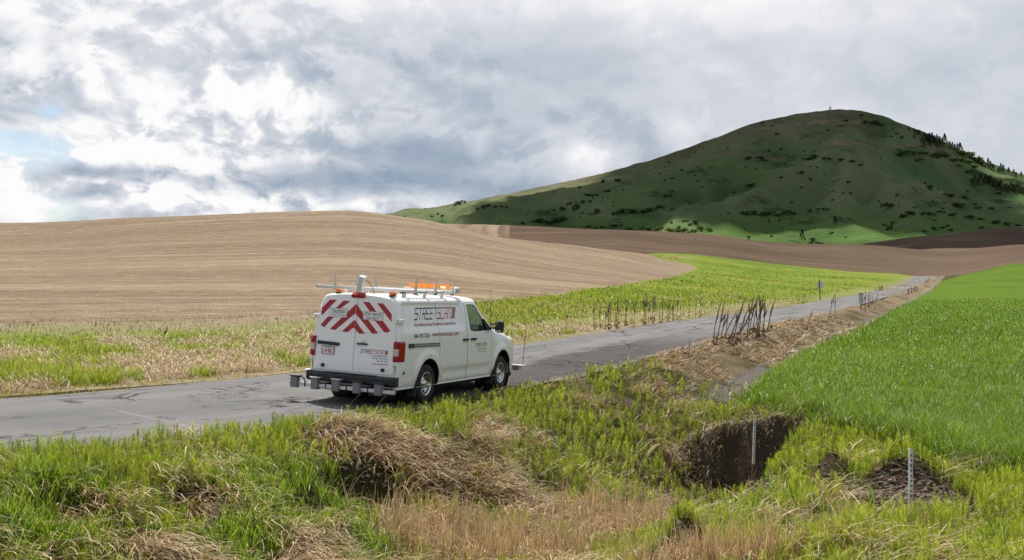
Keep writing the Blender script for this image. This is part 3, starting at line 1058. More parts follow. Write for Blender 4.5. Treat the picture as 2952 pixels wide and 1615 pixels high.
shrub_me = [foliage('shrub_crown', 170, bushy, .13, ((.026, .044, .018), (.066, .096, .034)), 300 + i) for i in range(5)]
bright_me = [foliage('shrub_crown', 170, bushy, .13, ((.05, .085, .016), (.12, .165, .03)), 320 + i) for i in range(3)]
con_me = [foliage('conifer_crown', 260, conic, .05, ((.010, .020, .010), (.028, .045, .018)), 340 + i) for i in range(4)]
trunk_me = MB().tube([(0, 0, -.06), (0, 0, .35), (.004, 0, .93)], [.022, .016, .003], 6).mesh('trunk')
MAT_BARK = plain('bark', (.10, .07, .05), .9, grime=.2)
for me in shrub_me + bright_me + con_me:
    me.materials.append(MAT_TREE)
trunk_me.materials.append(MAT_BARK)


def shrub(u, v, wpx, hpx, bright=False, label='dark round shrub on the shaded grassy hillside', group='shrubs scattered over the hillside', cat='shrub'):
    p = hill_at(u, v)
    k = p.y / FPX
    o = bpy.data.objects.new('hill_shrub', random.choice(bright_me if bright else shrub_me))
    o.location = (p.x, p.y, p.z - .4)
    o.scale = (wpx * k / 1.05, wpx * k / 1.05, hpx * k * 1.08)
    o.rotation_euler = (0, 0, random.uniform(0, 6.3))
    link(o, None, label=label, category=cat, group=group)


def conifer(u, v, hpx, label, group):
    p = hill_at(u, v)
    h = hpx * p.y / FPX
    e = empty('conifer_tree', (p.x, p.y, p.z - .5), label=label, category='tree', group=group)
    e.scale = (h * random.uniform(.95, 1.25), h * random.uniform(.95, 1.25), h)
    e.rotation_euler = (0, 0, random.uniform(0, 6.3))
    obj('crown', random.choice(con_me), None, e)
    obj('trunk', trunk_me, None, e)


shrub(1327, 589, 22, 13, label='largest round shrub on the left ridge line against the sky', group=None)
shrub(1311, 592, 10, 7, label='small shrub just left of the largest ridge line shrub', group=None)
for (u, v, w, h) in [(1167, 624, 8, 6), (1222, 600, 7, 4), (1248, 620, 8, 6), (1275, 619, 10, 7), (1262, 615, 6, 6)]:
    shrub(u, v, w, h, label='small shrub on the sunlit green left foot of the hill', group='shrubs on the sunlit foot of the hill')
SH = [(1395, 596, 14, 12), (1410, 592, 12, 10), (1432, 594, 12, 8), (1447, 592, 9, 6), (1460, 592, 10, 6), (1380, 599, 10, 7), (1702, 563, 22, 10), (1715, 560, 12, 8), (1780, 519, 15, 10), (1743, 553, 17, 9),
      (1757, 550, 10, 7), (1741, 525, 10, 10), (1672, 540, 10, 7), (1620, 600, 17, 12), (1638, 590, 10, 8), (1660, 596, 20, 13), (1655, 604, 16, 10), (1682, 583, 14, 10), (1704, 582, 10, 8), (1722, 606, 15, 12),
      (1645, 583, 10, 8), (1595, 605, 12, 6), (1555, 634, 26, 13), (1580, 638, 28, 14), (1604, 634, 26, 15), (1628, 628, 20, 12), (1545, 640, 14, 10), (1800, 612, 26, 15), (1826, 610, 24, 14), (1852, 612, 24, 12),
      (1880, 604, 26, 13), (1905, 600, 20, 12), (1779, 620, 20, 12), (1926, 567, 22, 9), (1935, 608, 10, 9), (2008, 639, 18, 11), (1990, 645, 12, 8), (1960, 652, 14, 8), (1975, 632, 14, 8), (1940, 640, 10, 8),
      (1770, 646, 20, 8), (1740, 648, 14, 6), (1715, 652, 12, 6), (1690, 650, 14, 7), (1506, 640, 14, 7), (1480, 650, 22, 9), (1360, 652, 20, 8), (1385, 655, 20, 6),
      (2150, 615, 26, 12), (2176, 614, 24, 12), (2203, 612, 26, 10), (2226, 614, 18, 9), (2250, 622, 20, 11), (2272, 616, 20, 12), (2290, 618, 14, 10), (2335, 606, 22, 8), (2360, 602, 24, 7), (2380, 601, 16, 6),
      (2308, 493, 18, 8), (2161, 533, 20, 10), (2338, 512, 10, 8), (2250, 511, 14, 7), (2447, 521, 18, 7), (2380, 497, 10, 6), (2678, 545, 14, 13), (2566, 589, 36, 10), (2545, 586, 20, 8), (2605, 618, 26, 12),
      (2632, 614, 30, 13), (2660, 616, 28, 13), (2686, 618, 28, 13), (2640, 600, 16, 8), (2745, 569, 28, 9), (2770, 568, 28, 9), (2786, 571, 20, 8), (2760, 585, 26, 9), (2728, 560, 16, 6), (2820, 595, 16, 7),
      (2860, 600, 14, 6), (2880, 552, 22, 7), (2720, 610, 20, 8), (2750, 616, 22, 8), (2790, 622, 24, 9), (2830, 630, 22, 8), (2870, 640, 24, 9), (2910, 645, 24, 9), (2940, 650, 22, 9), (2560, 660, 16, 20),
      (2550, 645, 12, 8), (2575, 640, 12, 7), (2692, 660, 14, 7), (2715, 655, 16, 8), (2737, 662, 14, 8), (2730, 648, 12, 6), (2830, 652, 14, 5), (2664, 669, 12, 8), (2345, 692, 22, 10), (2366, 700, 24, 10),
      (2388, 706, 18, 8), (2340, 700, 18, 10), (2247, 633, 8, 7), (2452, 556, 10, 8), (2432, 556, 8, 5), (2398, 574, 8, 7), (2582, 561, 8, 10), (2530, 578, 8, 6), (1926, 466, 8, 5), (2000, 436, 8, 4), (2012, 479, 6, 5),
      (2190, 344, 10, 4), (2600, 446, 26, 10), (2632, 440, 28, 12), (2664, 440, 28, 12), (2694, 446, 30, 13), (2722, 450, 26, 12), (2745, 462, 20, 12), (2770, 480, 20, 10), (2790, 496, 18, 10), (2650, 460, 20, 9),
      (2325, 456, 26, 8), (2352, 452, 28, 9), (2385, 456, 26, 10), (2420, 460, 22, 8), (2450, 464, 20, 7), (2160, 452, 18, 7), (2185, 450, 22, 8), (2205, 456, 16, 6), (2500, 352, 22, 9), (2522, 353, 24, 9), (2540, 356, 18, 7),
      (2440, 345, 14, 5), (2485, 330, 10, 6), (2600, 392, 12, 6), (2588, 384, 8, 5), (2480, 470, 14, 6), (2240, 384, 16, 5), (2420, 362, 14, 5), (2222, 358, 10, 4)]
for q in SH:
    u_, v_ = q[0], q[1]
    if u_ < 1500: w_ = 'in the short row below the left ridge line'
    elif u_ < 1660 and v_ > 620: w_ = 'in the thick clump low on the left flank'
    elif u_ < 1770 and v_ < 575: w_ = 'high on the left flank near the skyline'
    elif u_ < 1770: w_ = 'in the loose group half way up the left flank'
    elif u_ < 1950: w_ = 'in the long thicket on the lower middle slope'
    elif u_ < 2110: w_ = 'just above the bright bushes at the foot of the hill'
    elif v_ < 400: w_ = 'close under the summit'
    elif v_ < 475: w_ = 'in the dark band below the upper track' if u_ < 2560 else 'in the dense thicket under the ridge conifers'
    elif u_ < 2460 and v_ > 660: w_ = 'beside the large lone conifer above the ploughed field'
    elif u_ < 2460: w_ = 'on the middle slope below the summit'
    elif v_ < 600: w_ = 'on the upper right slope below the conifer belt'
    else: w_ = 'on the lower right slope above the ploughed ridge'
    shrub(*q, label='dark shrub ' + w_, group='shrubs ' + w_)
for (u, v, w, h) in [(1935, 667, 26, 13), (1955, 668, 24, 14), (1975, 668, 24, 13), (1995, 669, 20, 13), (2022, 666, 22, 17), (2044, 668, 22, 16), (1812, 660, 28, 11), (1835, 662, 18, 8), (1870, 662, 20, 8), (1890, 664, 24, 8), (1905, 660, 24, 12), (1850, 655, 14, 8)]:
    shrub(u, v, w, h, True, 'bright green bush at the foot of the hill above the ploughed field', 'bushes along the foot of the hill')
for (u, v, w, h) in [(2782, 446, 26, 16), (2800, 452, 28, 18), (2818, 464, 26, 17), (2834, 472, 24, 15), (2770, 440, 20, 12), (2795, 470, 26, 12), (2815, 482, 24, 10), (2775, 462, 22, 11)]:
    shrub(u, v, w, h, True, 'sunlit yellow green bush in the thicket on the right ridge', 'bushes in the thicket on the right ridge')
for k in range(95):                                    # many small ones that dot the slope
    t = random.random()
    u = random.uniform(1500, 2930); vs = float(pchip(np.array([u]), [a for a, _ in SIL], [b for _, b in SIL])[0])
    v = random.uniform(vs + 40, 690)
    shrub(u, v, random.uniform(4, 9), random.uniform(3, 7), label='tiny dark shrub dotting the open hillside', group='tiny shrubs dotting the hillside')
for (u, v, h) in [(2406, 642, 24), (2316, 689, 32), (2161, 697, 17), (2214, 637, 13), (2678, 548, 16)]:
    conifer(u, v, h, {2406: 'lone dark conifer half way up the lower slope', 2316: 'largest lone dark conifer low on the hill above the ploughed field', 2161: 'small dark conifer at the edge of the ploughed field',
                      2214: 'small dark conifer left of the lone conifer on the lower slope', 2678: 'small conifer alone on the right slope below the thicket'}[u], None)
for (u, v, h) in [(2626, 372, 13), (2636, 376, 14), (2648, 384, 15), (2656, 388, 18), (2664, 394, 20), (2672, 402, 24), (2680, 406, 30), (2688, 404, 30), (2696, 408, 26), (2703, 406, 28), (2712, 412, 26), (2722, 414, 22), (2730, 418, 36),
                  (2738, 424, 24), (2746, 426, 24), (2756, 430, 22), (2764, 432, 24), (2772, 436, 30), (2660, 410, 18), (2684, 418, 20), (2640, 396, 14), (2668, 420, 16), (2706, 424, 18)]:
    conifer(u, v, h, 'dark conifer in the row along the upper right ridge of the hill', 'conifers along the upper right ridge')
for (u, v, h) in [(2802, 446, 14), (2851, 478, 30), (2862, 482, 22), (2888, 492, 28), (2896, 492, 22), (2909, 498, 22), (2922, 504, 22), (2931, 508, 18), (2948, 510, 20), (2960, 514, 22), (2880, 494, 18), (2866, 484, 20)]:
    conifer(u, v, h, 'dark conifer in the row on the lower right edge of the hill', 'conifers on the lower right ridge')
for k in range(24):
    u = 2806 + k * 7.0
    conifer(u, 512 + (u - 2806) * .22 + random.uniform(2, 20), random.uniform(18, 28), 'dark conifer in the belt below the sunlit right slope', 'conifers in the belt below the right slope')

# lattice mast and poles on the summit
MAT_STEEL_FAR = plain('galvanised_steel', (.30, .31, .33), .6, .4)
p = hill_at(2393, 320)
mast = empty('lattice_mast', (p.x, p.y, p.z - 1), label='lattice radio mast on the summit of the hill', category='mast')
mb = MB()
for sx, sy in ((-1, -1), (1, -1), (1, 1), (-1, 1)):
    mb.tube([(sx * 1.6, sy * 1.6, 0), (sx * .7, sy * .7, 13)], [.22, .16], 5)
for k in range(6):
    z0, z1 = k * 13 / 6, (k + 1) * 13 / 6
    w0, w1 = 1.6 - .9 * k / 6, 1.6 - .9 * (k + 1) / 6
    for a, b in (((-1, -1), (1, -1)), ((1, -1), (1, 1)), ((1, 1), (-1, 1)), ((-1, 1), (-1, -1))):
        mb.tube([(a[0] * w0, a[1] * w0, z0), (b[0] * w1, b[1] * w1, z1)], .10, 4)
mb.build('frame', MAT_STEEL_FAR, mast)
MB().tube([(-.6, 0, 12.5), (-.6, 0, 18.5)], [.2, .12], 5).build('antenna', MAT_STEEL_FAR, mast)
for dx, dz, r_ in ((1.6, 11.5, 1.1), (-1.4, 9.2, .9), (.9, 8.0, 1.0), (-1.7, 5.2, 1.0), (1.9, 4.0, .8)):
    MB().lathe([(-.5, .15), (-.3, r_), (.1, r_), (.1, .05)], (dx, -.9, dz), 12).build('dish', MAT_STEEL_FAR, mast)
for (u, lab) in ((2430, 'thin pole on the summit right of the lattice mast'), (2560, 'thin pole on the skyline right of the summit')):
    p = hill_at(u, 322 if u < 2500 else 345)
    pe = empty('pole', (p.x, p.y, p.z - 1), label=lab, category='pole')
    MB().tube([(0, 0, 0), (0, 0, 8.0)], [.22, .14], 6).build('shaft', MAT_STEEL_FAR, pe)
    MB().box((0, 0, 7.4), (1.0, .2, .25)).build('crossarm', MAT_STEEL_FAR, pe)

# ------------------------------------------------------------------ the cloud whose shadow lies on the hill
m, T = new_mat('cloud')
b = T.n('ShaderNodeBsdfDiffuse', {'Color': (.85, .86, .88)})
tl = T.n('ShaderNodeBsdfTranslucent', {'Color': (.5, .5, .52)})
dense = T.n('ShaderNodeMixShader', {0: .3, 1: b.outputs[0], 2: tl.outputs[0]})
thin = T.n('ShaderNodeSeparateColor', {0: T.n('ShaderNodeAttribute', attribute_name='Col').outputs[0]}).outputs[0]
T.n('ShaderNodeOutputMaterial', {'Surface': T.n('ShaderNodeMixShader', {0: T.ramp(thin, 0.0, .8), 1: T.n('ShaderNodeBsdfTransparent').outputs[0], 2: dense.outputs[0]}).outputs[0]})
MAT_CLOUD = m
mb = MB()
rc = random.Random(5)
CH = 1050.0
cloud_a = []


def puff_at(u, v, rx, ry):
    """a heap of the cloud placed so that its shadow falls on the hill at (u, v)"""
    p = hill_at(u, v)
    k = (CH - p.z) / TOSUN.z
    cx_, cy_ = p.x + TOSUN.x * k, p.y + TOSUN.y * k
    n, mrow = 22, 9
    V, F = [], []
    sd = rc.randint(0, 999)
    for j in range(mrow + 1):
        th = math.pi * j / mrow
        for i in range(n):
            ph = 2 * math.pi * i / n
            d = 1.18 + .28 * math.sin(3 * ph + sd) * math.sin(th) + .16 * math.sin(7 * ph + 2 * sd + 3 * th) + .10 * math.sin(13 * ph + 5 * th + sd)
            V.append((cx_ + rx * d * math.sin(th) * math.cos(ph), cy_ + ry * d * math.sin(th) * math.sin(ph), CH + (90 if th < math.pi / 2 else 25) * d * math.cos(th)))
    for j in range(mrow):
        for i in range(n):
            F.append((j * n + i, j * n + (i + 1) % n, (j + 1) * n + (i + 1) % n, (j + 1) * n + i))
    mb.add(V, F, True)
    cloud_a.extend([1 - float(sstep(np.array([math.sin(math.pi * j / mrow)]), .45, 1.0)[0]) for j in range(mrow + 1) for i in range(n)])


for q in ((2300, 420, 190, 260), (2050, 520, 200, 260), (2450, 530, 230, 200), (1750, 580, 170, 190), (1560, 590, 110, 120), (2150, 585, 190, 70), (2600, 555, 180, 95), (2670, 470, 95, 150),
          (1430, 625, 60, 50), (1930, 610, 110, 45), (2790, 575, 90, 40), (2480, 350, 170, 200), (2250, 340, 160, 160), (1950, 450, 120, 120)):
    puff_at(*q)
_hill_at = hill_at
hill_at = lambda u, v: ground_at(u, v, 200)
for q in ((2640, 676, 45, 26), (2740, 684, 55, 26), (2890, 668, 50, 40), (2610, 705, 26, 13)):
    puff_at(*q)
hill_at = _hill_at
co = mb.build('cloud', MAT_CLOUD, kind='structure')
at_ = co.data.attributes.new('Col', 'FLOAT_COLOR', 'POINT')
at_.data.foreach_set('color', np.repeat(np.array(cloud_a, dtype=np.float32)[:, None], 4, 1).ravel())


# ------------------------------------------------------------------ the van
m, T = new_mat('white_van_paint')
tcn = T.n('ShaderNodeTexCoord').outputs['Object']
nz = T.noise(tcn, 1.6, 5); nf = T.noise(T.mapping(tcn, sc=(1, 1, .25)), 14, 5, .6)
zc = T.n('ShaderNodeSeparateXYZ', {0: tcn}).outputs[2]
dirt = T.math('MULTIPLY', T.ramp(zc, 1.0, .3), T.ramp(nf, .35, .75, 0, .38))
c = T.mix(T.ramp(nz, .3, .7, 0, .4), (.86, .86, .845), (.80, .80, .785))
c = T.mix(dirt, c, (.42, .37, .30))
b = T.n('ShaderNodeBsdfPrincipled', {'Base Color': c, 'Roughness': T.ramp(nf, .3, .8, .26, .42), 'Coat Weight': .5, 'Coat Roughness': .08, 'Specular IOR Level': .45})
T.n('ShaderNodeOutputMaterial', {'Surface': b})
M_WHITE = m
M_DARK = plain('black_gap', (.012, .012, .012), .8)
M_BLACK = plain('black_plastic', (.022, .022, .023), .55, grime=.2)
M_RUBBER = plain('tyre_rubber', (.025, .024, .023), .85, grime=.25, gscale=20)
M_CHROME = plain('chromed_steel', (.62, .62, .63), .16, 1.0)
M_ALU = plain('bare_aluminium', (.62, .63, .64), .38, .85)
M_GREY = plain('grey_plastic_box', (.20, .20, .205), .6)
M_RED = plain('red_lens', (.34, .008, .012), .22, coat=.25, spec=.3)
M_CLEAR = plain('clear_lens', (.62, .60, .57), .12, coat=.8, grime=.2, gscale=40)
M_AMBER = plain('amber_lens', (.95, .21, .01), .2, coat=.6)
M_STRIPE = plain('red_reflective_film', (.43, .012, .022), .35, grime=.05)
M_INK = plain('black_vinyl', (.025, .027, .03), .45)
M_INKG = plain('grey_vinyl', (.18, .18, .19), .45)
M_LOGOR = plain('red_vinyl', (.42, .02, .03), .45)
M_PAPER = plain('white_film', (.78, .78, .76), .4)
M_BLUE = plain('blue_plastic', (.03, .09, .24), .5)
M_SHELLW = plain('cream_plastic', (.66, .65, .60), .5)
m, T = new_mat('tinted_glass')
gl = T.n('ShaderNodeBsdfGlossy', {'Color': (.9, .95, .93), 'Roughness': .03})
tp = T.n('ShaderNodeBsdfTransparent', {'Color': (.50, .62, .55)})
T.n('ShaderNodeOutputMaterial', {'Surface': T.n('ShaderNodeMixShader', {0: .10, 1: tp.outputs[0], 2: gl.outputs[0]}).outputs[0]})
M_GLASS = m

VAN = empty('van', (0, 0, 0), label='white survey cargo van with red chevron rear doors and roof rack parked on road', category='van')
VAN.matrix_world = VAN_M


def resample(pts, k):
    P = np.array(pts, float)
    out = []
    for i in range(len(P) - 1):
        p0, p1, p2, p3 = P[max(i - 1, 0)], P[i], P[i + 1], P[min(i + 2, len(P) - 1)]
        for j in range(k):
            t = j / k
            out.append(.5 * (2 * p1 + (p2 - p0) * t + (2 * p0 - 5 * p1 + 4 * p2 - p3) * t * t + (3 * p1 - p0 - 3 * p2 + p3) * t ** 3))
    out.append(P[-1])
    return np.array(out)


SEC_A = [(.0, .34), (.88, .34), (.955, .375), (.978, .47), (.985, .60), (.996, .70), (.992, .88), (.985, 1.08), (.975, 1.28), (.955, 1.44), (.925, 1.60), (.885, 1.80), (.845, 1.95), (.805, 2.025), (.73, 2.075), (.45, 2.11), (0, 2.125)]
SEC_B = [(.0, .34), (.88, .34), (.955, .375), (.978, .47), (.985, .60), (.99, .70), (.985, .88), (.975, 1.05), (.955, 1.18), (.935, 1.26), (.915, 1.31), (.88, 1.345), (.83, 1.37), (.74, 1.39), (.60, 1.405), (.35, 1.42), (0, 1.43)]
SEC_C = [(.0, .36), (.84, .36), (.91, .39), (.935, .47), (.945, .60), (.95, .70), (.945, .85), (.935, .97), (.92, 1.06), (.905, 1.12), (.885, 1.16), (.85, 1.19), (.80, 1.21), (.71, 1.225), (.58, 1.235), (.34, 1.245), (0, 1.25)]
SEC_D = [(.0, .40), (.62, .40), (.70, .42), (.73, .49), (.745, .60), (.75, .68), (.745, .80), (.74, .90), (.73, .98), (.72, 1.03), (.70, 1.06), (.67, 1.085), (.63, 1.10), (.56, 1.11), (.45, 1.12), (.26, 1.125), (0, 1.13)]
SA, SB, SC_, SD = (resample(s_, 3) for s_ in (SEC_A, SEC_B, SEC_C, SEC_D))
NSEC = len(SA)
xs = np.concatenate([[-1.225, -1.215, -1.20, -1.175, -1.14, -1.09], np.arange(-1.04, 4.21, .05), [4.26, 4.34, 4.42, 4.50, 4.57, 4.63, 4.68, 4.71]])


def section(x):
    if x <= 2.36: S_ = SA.copy()
    elif x <= 3.45:
        t = (x - 2.36) / 1.09
        S_ = SA * (1 - t) + SB * t
    elif x <= 4.30:
        t = (x - 3.45) / .85
        t2 = t ** 1.6
        S_ = SB * (1 - t2) + SC_ * t2
    else:
        t = (x - 4.30) / .41
        k = 1 - math.sqrt(max(0, 1 - t * t))
        S_ = SC_ * (1 - k) + SD * k
    if x < -1.08:
        t = min(1, (-1.08 - x) / .145)
        ins = .075 * (1 - math.sqrt(max(0, 1 - t * t)))
        f = np.array([1.0 - ins, 1.0])
        S_ = S_ * f
        S_[:, 1] = np.where(S_[:, 1] > 1.9, S_[:, 1] - ins * 1.1, S_[:, 1])
    return S_


BV = np.array([[(x, -p[0], p[1]) for p in section(x)] for x in xs]).reshape(-1, 3)
bx_, bz_ = BV[:, 0].copy(), BV[:, 2].copy()
PX = BV[:, [0, 2]].copy()                           # flat side coordinates for cutting
PK = np.tile(np.arange(NSEC), len(xs)).astype(float)
side_m = (PK > 6) & (PK < 40)


def soft_rect(x, z, x0, x1, z0, z1, w):
    return sstep(x, x0 - w, x0 + w) * (1 - sstep(x, x1 - w, x1 + w)) * sstep(z, z0 - w, z0 + w) * (1 - sstep(z, z1 - w, z1 + w))


rec = soft_rect(bx_, bz_, -1.03, 1.64, 1.48, 1.975, .026)
BV[:, 1] += np.where(side_m, .034 * rec, 0)
low = soft_rect(bx_, bz_, .62, 3.0, .50, .64, .03)
BV[:, 1] += np.where(side_m, .016 * low, 0)
for cx_ in (0.0, 3.711):
    d_ = np.hypot(bx_ - cx_, bz_ - .40)
    fl = np.exp(-((d_ - .56) / .075) ** 2) * sstep(bz_, .35, .6)
    BV[:, 1] -= np.where(side_m & (PK > 9), .030 * fl, 0)


def rear_x(z):
    return -1.225 + .085 * np.clip((z - .6) / 1.4, 0, 1.1)


sh = np.clip((-.7 - bx_) / .5, 0, 1)
BV[:, 0] += .085 * np.clip((bz_ - .6) / 1.4, 0, 1.1) * sh
bi = np.arange(len(BV)).reshape(len(xs), NSEC)
bq = np.stack([bi[:-1, :-1], bi[:-1, 1:], bi[1:, 1:], bi[1:, :-1]], -1).reshape(-1, 4)


class Shell:
    """right half of the body shell, cut piece by piece"""
    def __init__(s):
        s.V, s.P, s.K, s.q, s.p = BV.copy(), PX.copy(), PK.copy(), bq.copy(), []

    def cut(s, fun):
        f = fun(s.P[:, 0], s.P[:, 1], s.K)
        ex, (qi, pi), (qo, po) = split(s.V, s.q, s.p, f)
        s.V, s.P, s.K = lerp_extra(s.V, ex), lerp_extra(s.P, ex), lerp_extra(s.K, ex)
        s.q, s.p = qo, po
        return qi, pi

    def part(s, name, mat, q, p, parent, mirror=False, both=False):
        used, q2, p2 = compact(s.V, q, p)
        V = s.V[used].copy()
        if both:
            n = len(V)
            W_ = V.copy(); W_[:, 1] *= -1
            me = raw_mesh(name, np.r_[V, W_], [q2, p2, (q2 + n)[:, ::-1], [[i + n for i in a][::-1] for a in p2]], True)
        elif mirror:
            V[:, 1] *= -1
            me = raw_mesh(name, V, [q2[:, ::-1], [a[::-1] for a in p2]], True)
        else:
            me = raw_mesh(name, V, [q2, p2], True)
        return obj(name, me, mat, parent)


def arch(x, z, k):
    d = np.minimum(np.hypot(x - 0.0, (z - .40)) - .495, np.hypot(x - 3.711, z - .40) - .525)
    return np.where(k > 4, -d, -1.0)


def rectd(x0, x1, z0, z1, grow=0.0, r=.05):
    def f(x, z, k):
        cx_, cz_ = (x0 + x1) / 2, (z0 + z1) / 2
        dx = np.abs(x - cx_) - (x1 - x0) / 2 + r; dz = np.abs(z - cz_) - (z1 - z0) / 2 + r
        d = np.minimum(np.maximum(dx, dz), 0) + np.hypot(np.maximum(dx, 0), np.maximum(dz, 0)) - r
        return np.where((k > 6) & (k < 42), grow - d, -1.0)
    return f


DOOR_F = [(1.80, .40), (1.80, 2.00), (2.28, 2.00), (2.40, 1.95), (3.06, 1.43), (3.115, 1.36), (3.10, .60), (3.06, .40)]
WIN_F = [(1.88, 1.955), (2.26, 1.955), (2.33, 1.925), (2.93, 1.46), (2.96, 1.385), (2.10, 1.375), (2.0, 1.39), (1.93, 1.44)]
polyd = lambda poly, grow=0.0: (lambda x, z, k: np.where((k > 6) & (k < 42), sdist(x, z, poly) + grow, -1.0))
for mirror in (False, True):
    sh_ = Shell()
    sh_.cut(arch)                                                     # wheel openings fall away
    qg, pg = sh_.cut(polyd(DOOR_F, .005))
    rest_q, rest_p = sh_.q, sh_.p
    sh_.q, sh_.p = qg, pg
    qd, pd = sh_.cut(polyd(DOOR_F, -.004))
    sh_.q, sh_.p = qd, pd
    qw, pw = sh_.cut(polyd(WIN_F, 0))
    door = sh_.part('front_door', M_WHITE, sh_.q, sh_.p, VAN, mirror)
    sh_.part('window', M_GLASS, qw, pw, door, mirror)
    if not mirror:
        FRONT_DOOR = door
    sh_.q, sh_.p = rest_q, rest_p
    if not mirror:
        qg, pg = sh_.cut(rectd(.47, 1.785, .40, 2.02, .005))
        rest_q, rest_p = sh_.q, sh_.p
        sh_.q, sh_.p = qg, pg
        qd, pd = sh_.cut(rectd(.47, 1.785, .40, 2.02, -.004))
        SLIDING = sh_.part('sliding_door', M_WHITE, qd, pd, VAN)
        sh_.q, sh_.p = rest_q, rest_p
        # seam where the rear quarter panel meets the corner post, and at the roof gutter
        for a_, b_, z0, z1 in ((-1.085, -1.079, .45, 2.0), (-.003, .003, .88, 1.06)):
            sh_.cut(rectd(a_, b_, z0, z1, 0, .002))
        sh_.cut(rectd(-1.0, .46, 2.010, 2.016, 0, .002))
    qs, ps = sh_.cut(lambda x, z, k: np.minimum(np.minimum(x - 2.47, 3.36 - x) * .8, (k - 41.5) * .03))
    sh_.part('windscreen', M_GLASS, qs, ps, VAN, mirror)
    if not mirror:
        right_half = (sh_.V, sh_.q, sh_.p)
        sh_.part('body', M_WHITE, sh_.q, sh_.p, VAN, False)
    else:
        sh_.part('body', M_WHITE, sh_.q, sh_.p, VAN, True)
# dark inner shell, rear bulkhead, floor and wheel boxes seen through the gaps
IV = BV.copy(); IV[:, 1] *= .972; IV[:, 2] = np.where(IV[:, 2] > 1.9, IV[:, 2] - .03, IV[:, 2])
inner = Shell(); inner.V = IV
inner.cut(arch)
inner.cut(polyd(WIN_F, .012))
inner.cut(lambda x, z, k: np.minimum(np.minimum(x - 2.45, 3.38 - x) * .8, (k - 41.3) * .03))
inner.part('inner_shell', M_DARK, inner.q, inner.p, VAN, both=True)
mb = MB()
P_ = [(y, z) for y, z in [(-.885, .36), (.885, .36), (.905, .60), (.91, 1.2), (.87, 1.6), (.76, 2.0), (.70, 2.045), (.4, 2.085), (0, 2.10), (-.4, 2.085), (-.70, 2.045), (-.76, 2.0), (-.87, 1.6), (-.91, 1.2), (-.905, .60)]]
mb.prism(P_, lambda a, b, d: (float(rear_x(b)) + d, a, b), 0.012, 0.002)
mb.build('rear_frame', M_WHITE, VAN)
mb = MB()
for cx_ in (0.0, 3.711):
    for sy in (-1, 1):
        mb.lathe([(sy * .55, .54), (sy * .96, .525 if cx_ else .50)], (cx_, 0, .40), 28)
        mb.lathe([(sy * .55, .54), (sy * .55, .02)], (cx_, 0, .40), 28)
mb.box((1.85, 0, .30), (6.0, 1.5, .12))
mb.box((1.85, 0, .24), (1.6, .25, .14))
mb.box((0, 0, .36), (.14, 1.4, .16))
mb.build('underbody', M_DARK, VAN)
MB().box((-1.0, -.60, .27), (.5, .12, .10), bev=.02).tube([(-.55, -.5, .27), (-1.3, -.62, .29)], .03).build('exhaust_pipe', plain('exhaust', (.15, .13, .12), .6, .5), VAN)

# cab: bulkhead, dashboard, seats, steering wheel
MB().box((1.62, 0, 1.07), (.03, 1.60, 1.5)).build('bulkhead', M_BLACK, VAN)
MB().box((3.02, 0, 1.16), (.40, 1.75, .36), bev=.06).build('dashboard', M_BLACK, VAN)
for y in (-.48, .48):
    seat = MB().box((2.15, y, .92), (.52, .50, .16), bev=.05).build('seat', M_GREY, VAN)
    MB().box((1.90, y, 1.25), (.15, .48, .62), Matrix.Rotation(-.18, 3, 'Y'), .05).build('backrest', M_GREY, seat)
    MB().box((1.82, y, 1.64), (.09, .26, .17), bev=.03).build('headrest', M_GREY, seat)
stw = MB().tube([(0, .19 * math.cos(a * math.pi / 10), .19 * math.sin(a * math.pi / 10)) for a in range(21)], .016, 6, False).tube([(0, -.19, 0), (0, .19, 0)], .016, 6).build('steering_wheel', M_BLACK, VAN)
stw.matrix_local = Matrix.Translation((2.68, .48, 1.36)) @ Matrix.Rotation(R(-28), 4, 'Y')

